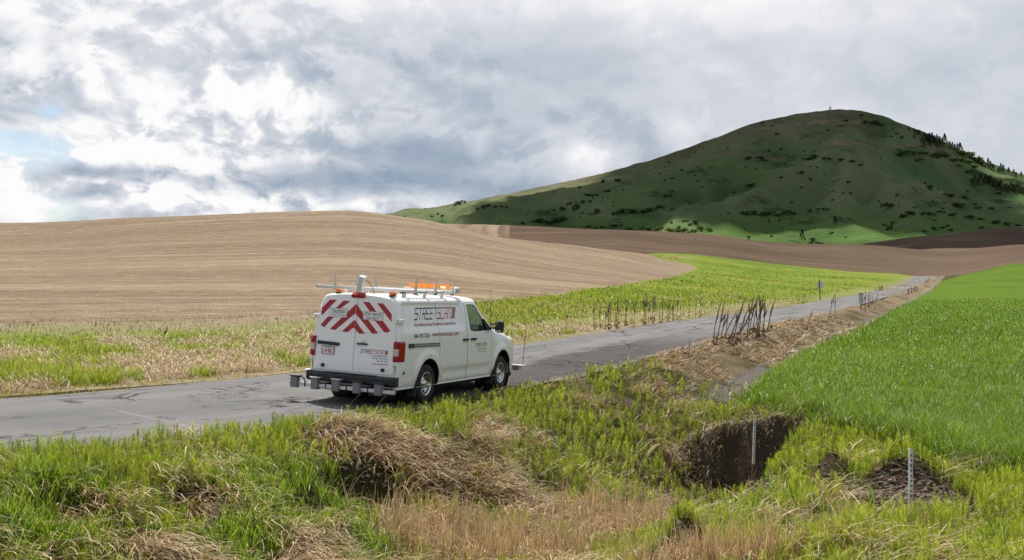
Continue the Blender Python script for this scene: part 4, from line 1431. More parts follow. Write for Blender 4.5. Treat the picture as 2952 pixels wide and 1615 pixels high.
# rear doors
rear = lambda a, b, d: Vector((float(rear_x(b)) - d, a, b))
for sgn, nm in ((1, 'left'), (-1, 'right')):
    w = [(.86, .62), (.875, .9), (.88, 1.2), (.868, 1.5), (.835, 1.75), (.795, 1.90), (.765, 1.965), (.715, 2.0), (.64, 2.018), (.3, 2.032), (.012, 2.036), (.012, .62)]
    poly = [(a * sgn, b) for a, b in w]
    door = MB().prism(poly, rear, -.004, .016, .005).build('rear_door', M_WHITE, VAN)
    # pressed window field
    f = [(.06, 1.36), (.35, 1.385), (.65, 1.43), (.775, 1.50), (.80, 1.60), (.785, 1.75), (.745, 1.90), (.70, 1.945), (.60, 1.96), (.06, 1.985)]
    MB().prism([(a * sgn, b) for a, b in f], rear, .015, .021, .012).build('pressed_panel', M_WHITE, door)
    f = [(.05, .70), (.80, .70), (.81, .86), (.60, .885), (.05, .885)] if sgn < 0 else [(.25, .70), (.80, .70), (.82, 1.16), (.25, 1.16)]
    MB().prism([(a * sgn, b) for a, b in f], rear, .015, .019, .02).build('pressed_panel', M_WHITE, door)
    for hz_ in (1.64, .83):
        mb = MB()
        mb.box((float(rear_x(hz_)) - .012, sgn * .90, hz_), (.035, .10, .085), bev=.01)
        mb.box((float(rear_x(hz_)) + .05, sgn * .955, hz_), (.12, .03, .085), bev=.008)
        h_ = mb.build('hinge', M_WHITE, door)
        mb = MB()
        for dz in (-.018, .018):
            mb.tube([(float(rear_x(hz_)) - .03, sgn * .905, hz_ + dz), (float(rear_x(hz_)) - .034, sgn * .905, hz_ + dz)], .010, 8)
        mb.build('bolt', M_BLACK, h_)
    if sgn > 0:
        MB().prism([(.82, 1.105), (.34, 1.09), (.32, 1.11), (.32, 1.14), (.34, 1.155), (.82, 1.17)], rear, .015, .045, .008).build('handle', M_BLACK, door)
        pl = MB().prism([(.72, .915), (.425, .915), (.425, 1.075), (.72, 1.075)], rear, .015, .028, .0).build('licence_plate', M_BLACK, door)
        MB().prism([(.71, .925), (.435, .925), (.435, 1.065), (.71, 1.065)], rear, .028, .0315, .0).build('plate_face', M_PAPER, pl)
        MB().prism([(.65, 1.045), (.50, 1.045), (.50, 1.062), (.65, 1.062)], rear, .032, .0335, .0).build('plate_band', plain('plate_blue', (.16, .32, .55), .5), pl)
        MB().prism([(.462, 1.035), (.440, 1.035), (.440, 1.062), (.462, 1.062)], rear, .032, .0335, .0).build('plate_sticker', M_AMBER, pl)
        PLATE, LDOOR = pl, door
    else:
        MB().prism([(-.055, 1.15), (-.285, 1.15), (-.295, 1.165), (-.285, 1.18), (-.055, 1.18)], rear, .015, .045, .006).build('handle', M_BLACK, door)
        MB().lathe([(0, .055), (.004, .055), (.004, .0)], (0, 0, 0), 16).build('lock_recess', M_SHELLW, door).matrix_local = \
            Matrix.Translation((float(rear_x(1.19)) - .0165, -.19, 1.195)) @ Matrix.Rotation(R(90), 4, 'Z')
        RDOOR = door
    s_ = MB().lathe([(-.03, .036), (.02, .036), (.028, .028), (.028, 0)], (0, 0, 0), 16).build('bump_stop', M_BLACK, door)
    s_.matrix_local = Matrix.Translation((-1.245, sgn * .66, .705)) @ Matrix.Rotation(R(90), 4, 'Z')

# striped film on the rear doors: polygons (y, z) from the door plane
R1 = lambda a, b: (820 + a * .29813, 760 + b * .29813)
_MI = VAN_M.inverted()
_O = _MI @ cam.location
_QC = cam.rotation_euler.to_matrix()


def on_rear(a, b, off=.02):
    """point of the rear door plane, in the van's own frame, that a measured spot of the photograph belongs to"""
    u, v = R1(a, b)
    d = Vector(((u - CX) / FPX, 1, -(v - CY) / FPX)); d.rotate(Quaternion((1, 0, 0), PITCH))
    d = _MI.to_3x3() @ d
    x = -1.2
    for _ in range(4):
        t = (x - _O.x) / d.x
        p = _O + d * t
        x = float(rear_x(p.z)) - off
    return (round(p.y, 3), round(p.z, 3))


STRIPES = {1: [[(440, 350), (508, 350), (362, 502), (358, 470), (368, 425)], [(575, 357), (640, 362), (540, 436), (487, 440)], [(420, 512), (480, 516), (386, 613), (362, 604), (354, 588)],
               [(692, 392), (440, 632), (492, 642), (685, 482)], [(676, 545), (555, 655), (612, 662), (668, 618)]],
           -1: [[(697, 392), (905, 674), (848, 678), (690, 482)], [(680, 545), (777, 677), (722, 678), (671, 618)], [(758, 370), (822, 373), (893, 470), (832, 470)], [(870, 545), (948, 548), (1022, 648), (1004, 664), (965, 664)], [(895, 382), (955, 386), (1038, 490), (1036, 566)]]}
for sgn, polys in STRIPES.items():
    for P_ in polys:
        MB().prism([on_rear(*q) for q in P_], rear, .0205, .0235).build('red_stripe', M_STRIPE, LDOOR if sgn > 0 else RDOOR)
SIGN_L = [on_rear(*q) for q in ((440, 427), (612, 437), (603, 524), (430, 513))]
SIGN_R = [on_rear(*q) for q in ((765, 457), (957, 470), (949, 558), (760, 541))]


def shrink(P_, k):
    cx_ = sum(p[0] for p in P_) / 4; cz_ = sum(p[1] for p in P_) / 4
    return [(p[0] - math.copysign(k, p[0] - cx_), p[1] - math.copysign(k, p[1] - cz_)) for p in P_]


SP = []
for P_, d in ((SIGN_L, LDOOR), (SIGN_R, RDOOR)):
    s_ = MB().prism(P_, rear, .0215, .0255).build('sign', M_INKG, d)
    MB().prism(shrink(P_, .006), rear, .0255, .0275).build('sign_face', M_PAPER, s_)
    SP.append(s_)


# lettering
def text_polys(txt, bold=0.0):
    cu = bpy.data.curves.new('tmp', 'FONT')
    cu.body = txt
    cu.size = 1.0
    cu.offset = bold
    cu.resolution_u = 2
    o = bpy.data.objects.new('tmp', cu)
    COL.objects.link(o)
    dg = bpy.context.evaluated_depsgraph_get()
    me = bpy.data.meshes.new_from_object(o.evaluated_get(dg))
    V = np.array([v.co[:2] for v in me.vertices]); F = [list(p.vertices) for p in me.polygons]
    bpy.data.objects.remove(o); bpy.data.curves.remove(cu); bpy.data.meshes.remove(me)
    V -= V.min(0)
    V /= V.max(0)
    return V, F


def lettering(name, V, F, corners, fmap, mat, parent, shear=0.0):
    """stretch unit lettering into a box given by its lower-left, lower-right, upper-left corner (2D on the panel)"""
    o, r, u = [np.array(c, float) for c in corners]
    P = o + np.outer(V[:, 0], r - o) + np.outer(V[:, 1], u - o)
    return MB().add([fmap(a, b) for a, b in P], F).build(name, mat, parent)


LET = {  # strokes on a unit cell, thickness .17
    'S': [((0, 1), (1, 1)), ((0, 1), (0, .52)), ((0, .52), (1, .52)), ((1, .52), (1, 0)), ((1, 0), (0, 0))], 'T': [((0, 1), (1, 1)), ((.5, 1), (.5, 0))],
    'R': [((0, 0), (0, 1)), ((0, 1), (1, 1)), ((1, 1), (1, .5)), ((1, .5), (0, .5)), ((.45, .5), (1, 0))], 'E': [((0, 0), (0, 1)), ((0, 1), (1, 1)), ((0, .5), (.85, .5)), ((0, 0), (1, 0))],
    'C': [((1, 1), (0, 1)), ((0, 1), (0, 0)), ((0, 0), (1, 0))], 'A': [((0, 0), (0, 1)), ((0, 1), (1, 1)), ((1, 1), (1, 0)), ((0, .45), (1, .45))], 'N': [((0, 0), (0, 1)), ((0, 1), (1, 1)), ((1, 1), (1, 0))]}


def logo_word(word, x0, cell=.78, gap=.32, th=.13):
    V, F = [], []
    x = x0
    for ch in word:
        for (a, b), (c_, d_) in LET[ch]:
            ax, ay, bx2, by2 = x + a * cell, b, x + c_ * cell, d_
            L = math.hypot(bx2 - ax, by2 - ay)
            tx, ty = (bx2 - ax) / L * th * .5, (by2 - ay) / L * th * .5
            nx, ny = -ty, tx
            nx *= .9
            i = len(V)
            V += [(ax - tx + nx, ay - ty + ny), (ax - tx - nx, ay - ty - ny), (bx2 + tx - nx, by2 + ty - ny), (bx2 + tx + nx, by2 + ty + ny)]
            F.append([i, i + 1, i + 2, i + 3])
        x += cell + gap
    V = [(a + .22 * b, b) for a, b in V]
    return V, F, x


def logo(corners, fmap, parent):
    V1, F1, x1 = logo_word('STREET', 0)
    V2, F2, x2 = logo_word('SCAN', x1)
    # mark of three arcs in a red slanted field
    V3, F3 = [], []
    for r0, r1 in ((.0, .42), (.52, .82), (.92, 1.22), (1.32, 1.62)):
        n = 8
        i = len(V3)
        for k in range(n + 1):
            q = math.pi / 2 * k / n
            for r_ in (r0, r1):
                px_, py_ = x2 + .02 + r_ * math.sin(q) * .95, 1.05 - r_ * math.cos(q) * .95
                V3.append((min(px_, x2 + 1.05) + .22 * max(py_, -.05), max(py_, -.05)))
        for k in range(n):
            F3.append([i + 2 * k, i + 2 * k + 1, i + 2 * k + 3, i + 2 * k + 2])
    W_ = x2 + 1.3
    nrm = lambda V: np.array([(a / W_, (b + .05) / 1.1) for a, b in V])
    lettering('lettering', nrm(V1), F1, corners, fmap, M_INK, parent)
    lettering('lettering', nrm(V2), F2, corners, fmap, M_LOGOR, parent)
    lettering('logo_mark', nrm(V3), F3, corners, fmap, M_LOGOR, parent)


def text(txt, corners, fmap, mat, parent, bold=0.0):
    V, F = text_polys(txt, bold)
    lettering('lettering', V, F, corners, fmap, mat, parent)


rmap = lambda d: (lambda a, b: rear(a, b, d))
cor = lambda ll, lr, ul: (on_rear(*ll), on_rear(*lr), on_rear(*ul))
text('CAUTION', cor((460, 476), (580, 484), (464, 443)), rmap(.029), M_INK, SP[0], .012)
text('Survey in Progress', cor((445, 504), (594, 514), (448, 482)), rmap(.029), M_INKG, SP[0])
text('STAY BACK', cor((775, 497), (940, 510), (779, 470)), rmap(.029), M_INK, SP[1], .012)
text('100 FEET', cor((792, 538), (915, 548), (794, 511)), rmap(.029), M_INKG, SP[1], .005)
text('S14\u00b7862', cor((362, 860), (474, 867), (365, 812)), rmap(.034), M_LOGOR, PLATE, .01)
logo(cor((735, 864), (1000, 884), (738, 825)), rmap(.0215), RDOOR)
for i, (tx, a0) in enumerate((('111 South Bedford Street', 825), ('Burlington, MA 01803', 848), ('844-787-7226', 893), ('www.streetscan.com', 850))):
    y0 = 893 + i * 26.5
    text(tx, cor((a0, y0 + 4), (996, y0 + 15), (a0 + 1, y0 - 12)), rmap(.0215), M_LOGOR if i == 3 else M_INKG, RDOOR, .004)

# lettering on the side, laid on the curved panel
_sec = SA
_o = np.argsort(_sec[6:40, 1])
_zs, _ys = _sec[6:40, 1][_o], _sec[6:40, 0][_o]


def side_map(a, b):
    y = -float(np.interp(b, _zs, _ys))
    y += .034 * float(soft_rect(np.array([a]), np.array([b]), -1.03, 1.64, 1.48, 1.975, .026)[0])
    return Vector((a, y - .004, b))


def on_side(a, b):
    u, v = R1(a, b)
    d = Vector(((u - CX) / FPX, 1, -(v - CY) / FPX)); d.rotate(Quaternion((1, 0, 0), PITCH))
    d = _MI.to_3x3() @ d
    y = -.95
    for _ in range(5):
        p = _O + d * ((y - _O.y) / d.y)
        y = -float(np.interp(p.z, _zs, _ys))
    return (p.x, p.z)


scor = lambda ll, lr, ul: (on_side(*ll), on_side(*lr), on_side(*ul))
logo(scor((1268, 549), (1664, 530), (1274, 430)), side_map, SLIDING)
text('Revolutionizing Roadway Inspections', scor((1270, 622), (1666, 600), (1272, 576)), side_map, M_LOGOR, SLIDING, .006)
text('844-787-7226  \u00b7', scor((1254, 724), (1420, 713), (1255, 682)), side_map, M_INK, SLIDING, .008)
text('www.streetscan.com', scor((1428, 706), (1684, 692), (1430, 668)), side_map, M_LOGOR, SLIDING, .008)
logo(scor((1846, 803), (1953, 796), (1849, 770)), side_map, FRONT_DOOR)
text('111 South Bedford Street', scor((1862, 830), (1953, 826), (1863, 814)), side_map, M_INKG, FRONT_DOOR)
text('Burlington, MA 01803', scor((1875, 858), (1952, 854), (1876, 842)), side_map, M_INKG, FRONT_DOOR)

# tail lights
for sgn in (-1, 1):
    pl = [(-1.243, .862), (-1.252, .93), (-1.215, .985), (-1.05, 1.012), (-1.05, .96), (-1.16, .86)]
    tl_ = MB()
    z0, z1 = .875, 1.255
    V = []
    for z in (z0, z0 + .02, z1 - .03, z1):
        k = .012 if z in (z0, z1) else 0
        V += [Vector((x + (.035 * (z - .9)) + (k if x < -1.1 else -k), sgn * (y - k), z)) for x, y in pl]
    n = len(pl)
    F = [(j * n + i, j * n + (i + 1) % n, (j + 1) * n + (i + 1) % n, (j + 1) * n + i) for j in range(3) for i in range(n)] + [list(range(n)), list(range(3 * n, 4 * n))]
    light = tl_.add(V, F).build('tail_light', M_RED, VAN)
    lz = ((.985, .0), (1.12, .035 * .135))
    lp = ((-1.2465, .870), (-1.2555, .935), (-1.232, .972))
    V = [(x + .004 + dx, sgn * y, z) for z, dx in lz for x, y in lp] + [(x + .03, sgn * y, z) for z, dx in lz for x, y in lp]
    MB().add(V, [(0, 1, 4, 3), (1, 2, 5, 4), (0, 1, 7, 6), (1, 2, 8, 7), (3, 4, 10, 9), (4, 5, 11, 10), (2, 5, 11, 8), (0, 3, 9, 6)]).build('reversing_lens', M_CLEAR, light)

# rear bumper
mb = MB()
prof = [(-1.20, .41), (-1.37, .41), (-1.405, .45), (-1.405, .545), (-1.385, .575), (-1.30, .585), (-1.20, .585)]
ys_ = [-.99, -.93, -.8, -.4, 0, .4, .8, .93, .99]
V = []
for y in ys_:
    k = max(0, (abs(y) - .88) / .11) ** 2 * .10
    V += [(x + (k if x < -1.25 else 0), y, z) for x, z in prof]
n = len(prof)
F = [(j * n + i, j * n + (i + 1) % n, (j + 1) * n + (i + 1) % n, (j + 1) * n + i) for j in range(len(ys_) - 1) for i in range(n)] + [list(range(n)), list(range((len(ys_) - 1) * n, len(ys_) * n))]
bump = mb.add(V, F).build('rear_bumper', M_BLACK, VAN)
MB().box((-1.32, 0, .588), (.13, 1.1, .012)).build('step_pad', plain('ribbed_rubber', (.03, .03, .03), .9), bump)
for y in (.62, -.62, .2, -.2):
    s_ = MB().lathe([(0, .02), (.006, .016), (.006, 0)], (0, 0, 0), 10).build('parking_sensor', M_DARK, bump)
    s_.matrix_local = Matrix.Translation((-1.405, y, .52)) @ Matrix.Rotation(R(90), 4, 'Z')
MB().box((-1.33, .93, .597), (.17, .10, .02), bev=.005).build('bracket', M_ALU, bump)
# front bumper, grille, headlights
mb = MB()
V = []
for y in (-.93, -.88, -.72, -.4, 0, .4, .72, .88, .93):
    k = .62 * max(0, (abs(y) - .45) / .48) ** 2.2 * .75
    V += [(4.80 - k, y, .60), (4.82 - k, y, .56), (4.82 - k, y, .40), (4.78 - k, y, .36), (4.60 - k, y, .36), (4.60 - k, y, .60)]
F = [(j * 6 + i, j * 6 + (i + 1) % 6, (j + 1) * 6 + (i + 1) % 6, (j + 1) * 6 + i) for j in range(8) for i in range(6)] + [list(range(6)), list(range(48, 54))]
mb.add(V, F).build('front_bumper', plain('dull_grey_bumper', (.16, .15, .135), .6), VAN)
gr = MB().box((4.70, 0, .86), (.06, 1.0, .34), bev=.02).build('grille', M_BLACK, VAN)
for z in (.76, .86, .96):
    MB().box((4.735, 0, z), (.03, .9, .035), bev=.01).build('grille_bar', M_CHROME, gr)
for sgn in (-1, 1):
    MB().box((4.56, sgn * .70, .88), (.12, .24, .30), Matrix.Rotation(sgn * -.5, 3, 'Z'), .03).build('headlight', M_CLEAR, VAN)

# wheels
tyre_prof = [(-.115, .235), (-.122, .30), (-.118, .355), (-.09, .383), (-.04, .388), (.04, .388), (.09, .383), (.118, .355), (.122, .30), (.112, .235), (.09, .225), (-.09, .225), (-.115, .235)]
tyre_me = MB().lathe(tyre_prof, (0, 0, 0), 40).mesh('tyre')
tyre_me.materials.append(M_RUBBER)
mb = MB()
mb.lathe([(-.10, .236), (-.118, .232), (-.112, .218), (-.085, .205), (-.04, .195), (-.03, .13), (-.055, .10), (-.06, .07), (-.10, .062), (-.108, .03), (-.108, 0)], (0, 0, 0), 36)
rim_me = mb.mesh('rim'); rim_me.materials.append(M_CHROME)
hole_mb = MB()
for k in range(8):
    q = 2 * math.pi * k / 8
    cx_, cz_ = math.cos(q) * .163, math.sin(q) * .163
    hole_mb.add([Vector((cx_ + .024 * math.cos(a) * math.cos(q) - .03 * math.sin(a) * math.sin(q), -.045, cz_ + .024 * math.cos(a) * math.sin(q) + .03 * math.sin(a) * math.cos(q))) for a in [2 * math.pi * j / 10 for j in range(10)]], [list(range(10))])
hole_me = hole_mb.mesh('vent_holes'); hole_me.materials.append(M_DARK)
nut_mb = MB()
for k in range(8):
    q = 2 * math.pi * (k + .5) / 8
    nut_mb.tube([(math.cos(q) * .085, -.05, math.sin(q) * .085), (math.cos(q) * .085, -.078, math.sin(q) * .085)], .011, 6)
nut_me = nut_mb.mesh('wheel_nuts'); nut_me.materials.append(M_CHROME)
for cx_ in (0.0, 3.711):
    for sgn in (-1, 1):
        wh = bpy.data.objects.new('wheel', tyre_me.copy() if False else None)
        link(wh, VAN)
        wh.empty_display_size = .1
        wh.location = (cx_, sgn * .845, .388)
        wh.rotation_euler = (0, random.uniform(0, 1), 0) if sgn < 0 else (0, 0, math.pi)
        obj('tyre', tyre_me, None, wh); obj('rim', rim_me, None, wh); obj('vent_holes', hole_me, None, wh, kind='stuff'); obj('wheel_nuts', nut_me, None, wh, kind='stuff')
for cx_ in (-.46, 3.16):
    for sgn in (-1, 1):
        MB().box((cx_ - (.04 if cx_ < 0 else 0.0), sgn * .90, .34), (.03, .20, .36), Matrix.Rotation(.12, 3, 'Y'), .01).build('mud_flap', M_BLACK, VAN)

# side fittings
tr = MB().prism([on_side(1248, 776), on_side(1500, 764), on_side(1502, 798), on_side(1248, 812)], lambda a, b, d: side_map(a, b) + Vector((0, -d, 0)), -.002, .012).build('door_track', plain('track_steel', (.20, .20, .20), .35, .6), VAN)
MB().prism([on_side(1200, 778), on_side(1248, 774), on_side(1248, 816), on_side(1200, 820)], lambda a, b, d: side_map(a, b) + Vector((0, -d, 0)), -.002, .02, .004).build('end_cap', M_BLACK, tr)
MB().prism([on_side(1250, 790), on_side(1498, 778), on_side(1498, 784), on_side(1250, 796)], lambda a, b, d: side_map(a, b) + Vector((0, -d, 0)), .012, .02).build('rail', M_ALU, tr)
for d_, a0, b0 in ((SLIDING, 1726, 735), (FRONT_DOOR, 1803, 729)):
    MB().prism([on_side(a0, b0 - 8), on_side(a0 + 46, b0 - 10), on_side(a0 + 46, b0 + 9), on_side(a0, b0 + 11)], lambda a, b, d: side_map(a, b) + Vector((0, -d, 0)), .0, .035, .006).build('handle', M_BLACK, d_)
for sgn in (-1, 1):
    mi = MB().box((3.17, sgn * 1.11, 1.47), (.10, .20, .28), Matrix.Rotation(sgn * .1, 3, 'Z'), .035).build('mirror', M_BLACK, VAN)
    MB().box((3.113, sgn * 1.11, 1.50), (.008, .15, .17), Matrix.Rotation(sgn * .1, 3, 'Z')).build('mirror_glass', plain('mirror_silver', (.25, .27, .28), .05, .9), mi)
    MB().box((3.113, sgn * 1.11, 1.375), (.008, .12, .05), Matrix.Rotation(sgn * .1, 3, 'Z')).build('mirror_glass', M_CHROME, mi)
    MB().tube([(3.02, sgn * .93, 1.43), (3.20, sgn * 1.06, 1.45)], .022).tube([(3.02, sgn * .93, 1.53), (3.20, sgn * 1.06, 1.53)], .018).build('mirror_arm', M_BLACK, mi)
    MB().prism([(2.80, 1.385), (3.04, 1.385), (3.02, 1.44), (2.72, 1.64), (2.70, 1.58)], lambda a, b, d: Vector((a, sgn * (float(np.interp(b, _zs, _ys)) + d), b)), -.03, .008, .004).build('mirror_sail', M_BLACK, VAN)
s_ = MB().lathe([(0, .038), (-.012, .034), (-.014, 0)], (-1.02, -.985, .665), 14).build('side_marker', M_BLACK, VAN)

# roof equipment
br = MB().box((-1.145, 0, 2.085), (.10, .28, .075), Matrix.Rotation(R(-35), 3, 'Y'), .015).build('brake_light', M_RED, VAN)
for y in (.52, -.66):
    MB().box((-1.0, y, 2.15), (.10, .11, .075), bev=.015).build('amber_beacon', M_AMBER, VAN)
    MB().box((-1.0, y, 2.105), (.11, .12, .022)).build('beacon_base', M_BLACK, VAN)
cambox = MB().box((0, 0, .175), (.11, .10, .37), bev=.012).build('camera_housing', M_SHELLW, VAN)
cambox.matrix_local = Matrix.Translation((-1.08, .035, 2.09)) @ Matrix.Rotation(R(14), 4, 'X') @ Matrix.Rotation(R(-8), 4, 'Y')
MB().box((0, 0, -.03), (.10, .09, .04)).build('housing_base', M_BLACK, cambox)
MB().box((.015, 0, .365), (.14, .115, .018), bev=.004).build('housing_lid', M_SHELLW, cambox)
MB().tube([(-1.0, -.05, 2.40), (-.9, -.16, 2.24), (-.88, -.17, 2.12)], .006, 5).build('cable', M_BLACK, VAN)
rack = MB().box((-.55, .22, 2.205), (.055, 2.22, .06), bev=.006).build('ladder_rack', M_ALU, VAN)
M_RACKW = plain('rack_white', (.74, .74, .73), .4)
for x in (.30, 1.07):
    MB().box((x, 0, 2.205), (.055, 1.86, .06), bev=.006).build('cross_bar', M_RACKW, rack)
for sgn in (-1, 1):
    MB().box((.30, sgn * .70, 2.19), (1.75, .04, .04), bev=.005).build('side_rail', M_ALU, rack)
    for x in (-.55, .30, 1.07):
        zt = 2.475
        MB().add([(x - .012, sgn * .87, 2.17), (x + .012, sgn * .87, 2.17), (x + .012, sgn * .93, 2.17), (x - .012, sgn * .93, 2.17),
                  (x - .010, sgn * .905, zt), (x + .010, sgn * .905, zt), (x + .010, sgn * .93, zt), (x - .010, sgn * .93, zt)],
                 [(0, 1, 5, 4), (1, 2, 6, 5), (2, 3, 7, 6), (3, 0, 4, 7), (4, 5, 6, 7), (0, 3, 2, 1)]).build('ladder_stop', M_ALU, rack)
        MB().box((x + .05, sgn * .88, 2.17), (.08, .05, .055), bev=.008).build('clamp', M_BLUE, rack)
        MB().box((x, sgn * .66, 2.13), (.06, .05, .12), bev=.006).build('foot', M_RACKW, rack)
MB().box((-.55, 1.335, 2.205), (.052, .01, .055)).build('end_plug', M_BLACK, rack)
lb = MB().box((1.80, -.05, 2.235), (.30, 1.22, .05), bev=.01).build('light_bar', M_SHELLW, VAN)
V = []
for y, k in ((-.55, 0), (-.50, .0), (0.36, 0), (.42, .02), (.52, .07)):
    V += [(1.80 - .13 + k * .3, y, 2.26), (1.80 - .12 + k * .5, y, 2.355 - k), (1.80 + .12 - k * .5, y, 2.355 - k), (1.80 + .13 - k * .3, y, 2.26)]
F = [(j * 4 + i, j * 4 + (i + 1) % 4, (j + 1) * 4 + (i + 1) % 4, (j + 1) * 4 + i) for j in range(4) for i in range(4)] + [(0, 1, 2, 3), (16, 17, 18, 19)]
m, T = new_mat('lit_amber_lens')
nzz = T.noise(T.n('ShaderNodeTexCoord').outputs['Object'], 22, 3)
T.n('ShaderNodeOutputMaterial', {'Surface': T.n('ShaderNodeBsdfPrincipled', {'Base Color': T.mix(T.ramp(nzz, .4, .6), (.95, .20, .008), (.98, .30, .02)), 'Roughness': .2, 'Coat Weight': .6,
      'Emission Color': (1, .25, .015), 'Emission Strength': T.ramp(nzz, .60, .72, .18, .5)}).outputs[0]})
MB().add(V, F).build('lens', m, lb)
for y in (-.30, -.02, .25):
    MB().box((1.80, y, 2.308), (.262, .018, .10)).build('divider', M_AMBER, lb)
for y in (-.42, -.36):
    MB().lathe([(0, .022), (-.01, .02), (-.012, 0)], (0, 0, 0), 10).build('lamp', plain('bright_lamp', (1, .75, .35), .3, emit=2.0), lb).matrix_local = Matrix.Translation((1.672, y, 2.30)) @ Matrix.Rotation(R(-90), 4, 'Z')
MB().box((1.72, -.66, 2.245), (.22, .14, .15), bev=.03).build('equipment_box', M_SHELLW, VAN)
for x, y in ((-.2, -.3), (.4, -.45), (.9, .2)):
    MB().tube([(x, y, 2.10), (x, y, 2.16)], [.05, .03], 8).build('roof_fitting', M_RACKW, VAN)
MB().tube([(-.78, -.70, 2.17), (-.62, -.70, 2.18)], .018, 8).tube([(-.70, -.70, 2.09), (-.70, -.70, 2.17)], .008, 6).build('roof_camera', M_BLACK, VAN)

# sensor bar behind, tray and whips in front
sb = MB().box((-1.52, .05, .335), (.06, 2.30, .07), bev=.006).build('sensor_bar', M_ALU, VAN)
for k in range(5):
    y = 1.075 - k * .46
    bx2 = MB().box((-1.54, y, .365), (.11, .145, .21), bev=.008).build('sensor_box', M_GREY, sb)
    MB().box((-1.54, y - .01, .485), (.13, .21, .022), bev=.004).build('sensor_cap', M_BLACK if k in (0, 3, 4) else M_ALU, bx2)
    if k < 4:
        MB().box((-1.52, y - .23, .335), (.072, .025, .09)).build('strap', M_BLACK, sb)
MB().box((-1.36, .45, .36), (.34, .05, .05)).box((-1.36, -.45, .36), (.34, .05, .05)).build('mount', M_BLACK, sb)
MB().tube([(-1.5, 1.0, .47), (-1.47, .93, .45), (-1.5, .86, .36)], .012, 6).build('cable', M_BLACK, sb)
tray = MB().box((4.86, 0, .50), (.12, 2.20, .025), bev=.005).box((4.86, 0, .455), (.05, 2.0, .07)).build('front_sensor_bar', M_ALU, VAN)
for k in range(4):
    MB().box((4.87, -.86 + k * .57, .43), (.10, .14, .11), bev=.006).build('sensor_box', M_GREY, tray)
MB().tube([(4.90, -1.02, .50), (4.96, -1.04, 1.55)], .008, 6).build('whip', plain('red_whip', (.45, .03, .04), .5), VAN)
MB().tube([(4.90, 1.02, .50), (4.96, 1.04, 1.55)], .008, 6).build('whip', M_LOGOR, VAN)
MB().tube([(3.24, -.86, 1.36), (3.10, -.88, 2.32)], [.008, .004], 6).build('antenna', M_BLACK, VAN)


# ------------------------------------------------------------------ plants on the verges, banks and fields
def patches(lst):
    out = []
    for u, v, ru, rv in lst:
        c = ground_at(u, v, 6.0, 400)
        a = ground_at(u, min(v + rv, 1800), 5.0, 400); b_ = ground_at(u, v - rv, 6.0, 400)
        out.append((c.x, c.y, ru * c.y / FPX, max(.35, min(abs(b_.y - a.y) / 2, .13 * c.y))))
    return out


def pw(x, y, P):
    w = np.zeros(len(x))
    for cx_, cy_, rx, ry in P:
        w = np.maximum(w, np.exp(-1.3 * (((x - cx_) / rx) ** 2 + ((y - cy_) / ry) ** 2) ** 1.5))
    return w


PH = patches([(300, 1370, 420, 60), (700, 1235, 260, 50), (1150, 1200, 400, 30), (1550, 1145, 300, 40), (1800, 1085, 170, 45), (1750, 1270, 300, 130), (1580, 1350, 170, 90), (2330, 1270, 230, 90),
              (2640, 1310, 320, 50), (2800, 1530, 300, 150), (2450, 1550, 260, 50), (2330, 1580, 160, 60), (2080, 1580, 120, 50), (1080, 1450, 190, 50), (2060, 1215, 160, 30), (2950, 1420, 200, 60), (1700, 1420, 120, 40),
              (780, 1300, 160, 40), (1500, 1230, 120, 40), (1250, 1245, 120, 20), (2080, 1290, 90, 20)])
PG = patches([(100, 1450, 260, 110), (450, 1450, 220, 80), (800, 1450, 120, 140), (20, 1370, 90, 60), (980, 1200, 70, 20), (1000, 1490, 100, 50), (250, 1560, 240, 60), (640, 1370, 160, 50), (600, 1530, 160, 50), (60, 1580, 150, 60), (1050, 1590, 90, 40)])
PS = patches([(1000, 1260, 190, 40), (1200, 1350, 230, 70), (1430, 1270, 120, 50), (420, 1610, 150, 25), (860, 1590, 70, 50), (1680, 1165, 100, 30), (1900, 1130, 110, 45), (2100, 1010, 220, 50), (2350, 930, 220, 40),
              (1470, 1430, 90, 50), (1950, 1200, 60, 25), (600, 1500, 70, 25), (250, 1520, 80, 25)])
PU = patches([(1350, 1595, 330, 50), (1800, 1530, 180, 40), (2250, 1625, 420, 30), (1650, 1510, 130, 35)])
PD = patches([(2090, 1440, 120, 40), (2110, 1330, 130, 8), (2630, 1440, 170, 60), (2622, 1490, 60, 25), (2410, 1400, 60, 50), (2500, 1475, 80, 25), (1960, 1605, 80, 35), (2180, 1090, 110, 50), (2140, 1232, 100, 16), (1990, 1495, 70, 15), (1060, 1410, 80, 40), (2330, 1520, 60, 20), (2740, 1480, 60, 25)])


def sample(n, y0, y1, u0=-260, u1=3220):
    """points spread evenly as seen from the roadside, so near ones are dense and far ones sparse"""
    y = 1 / rng.uniform(1 / y1, 1 / y0, n)
    u = rng.uniform(u0, u1, n)
    return (u - CX) / FPX * y, y


def pick(c0, c1, n, power=1.0):
    t = rng.random(n)[:, None] ** power
    return np.array(c0) * (1 - t) + np.array(c1) * t


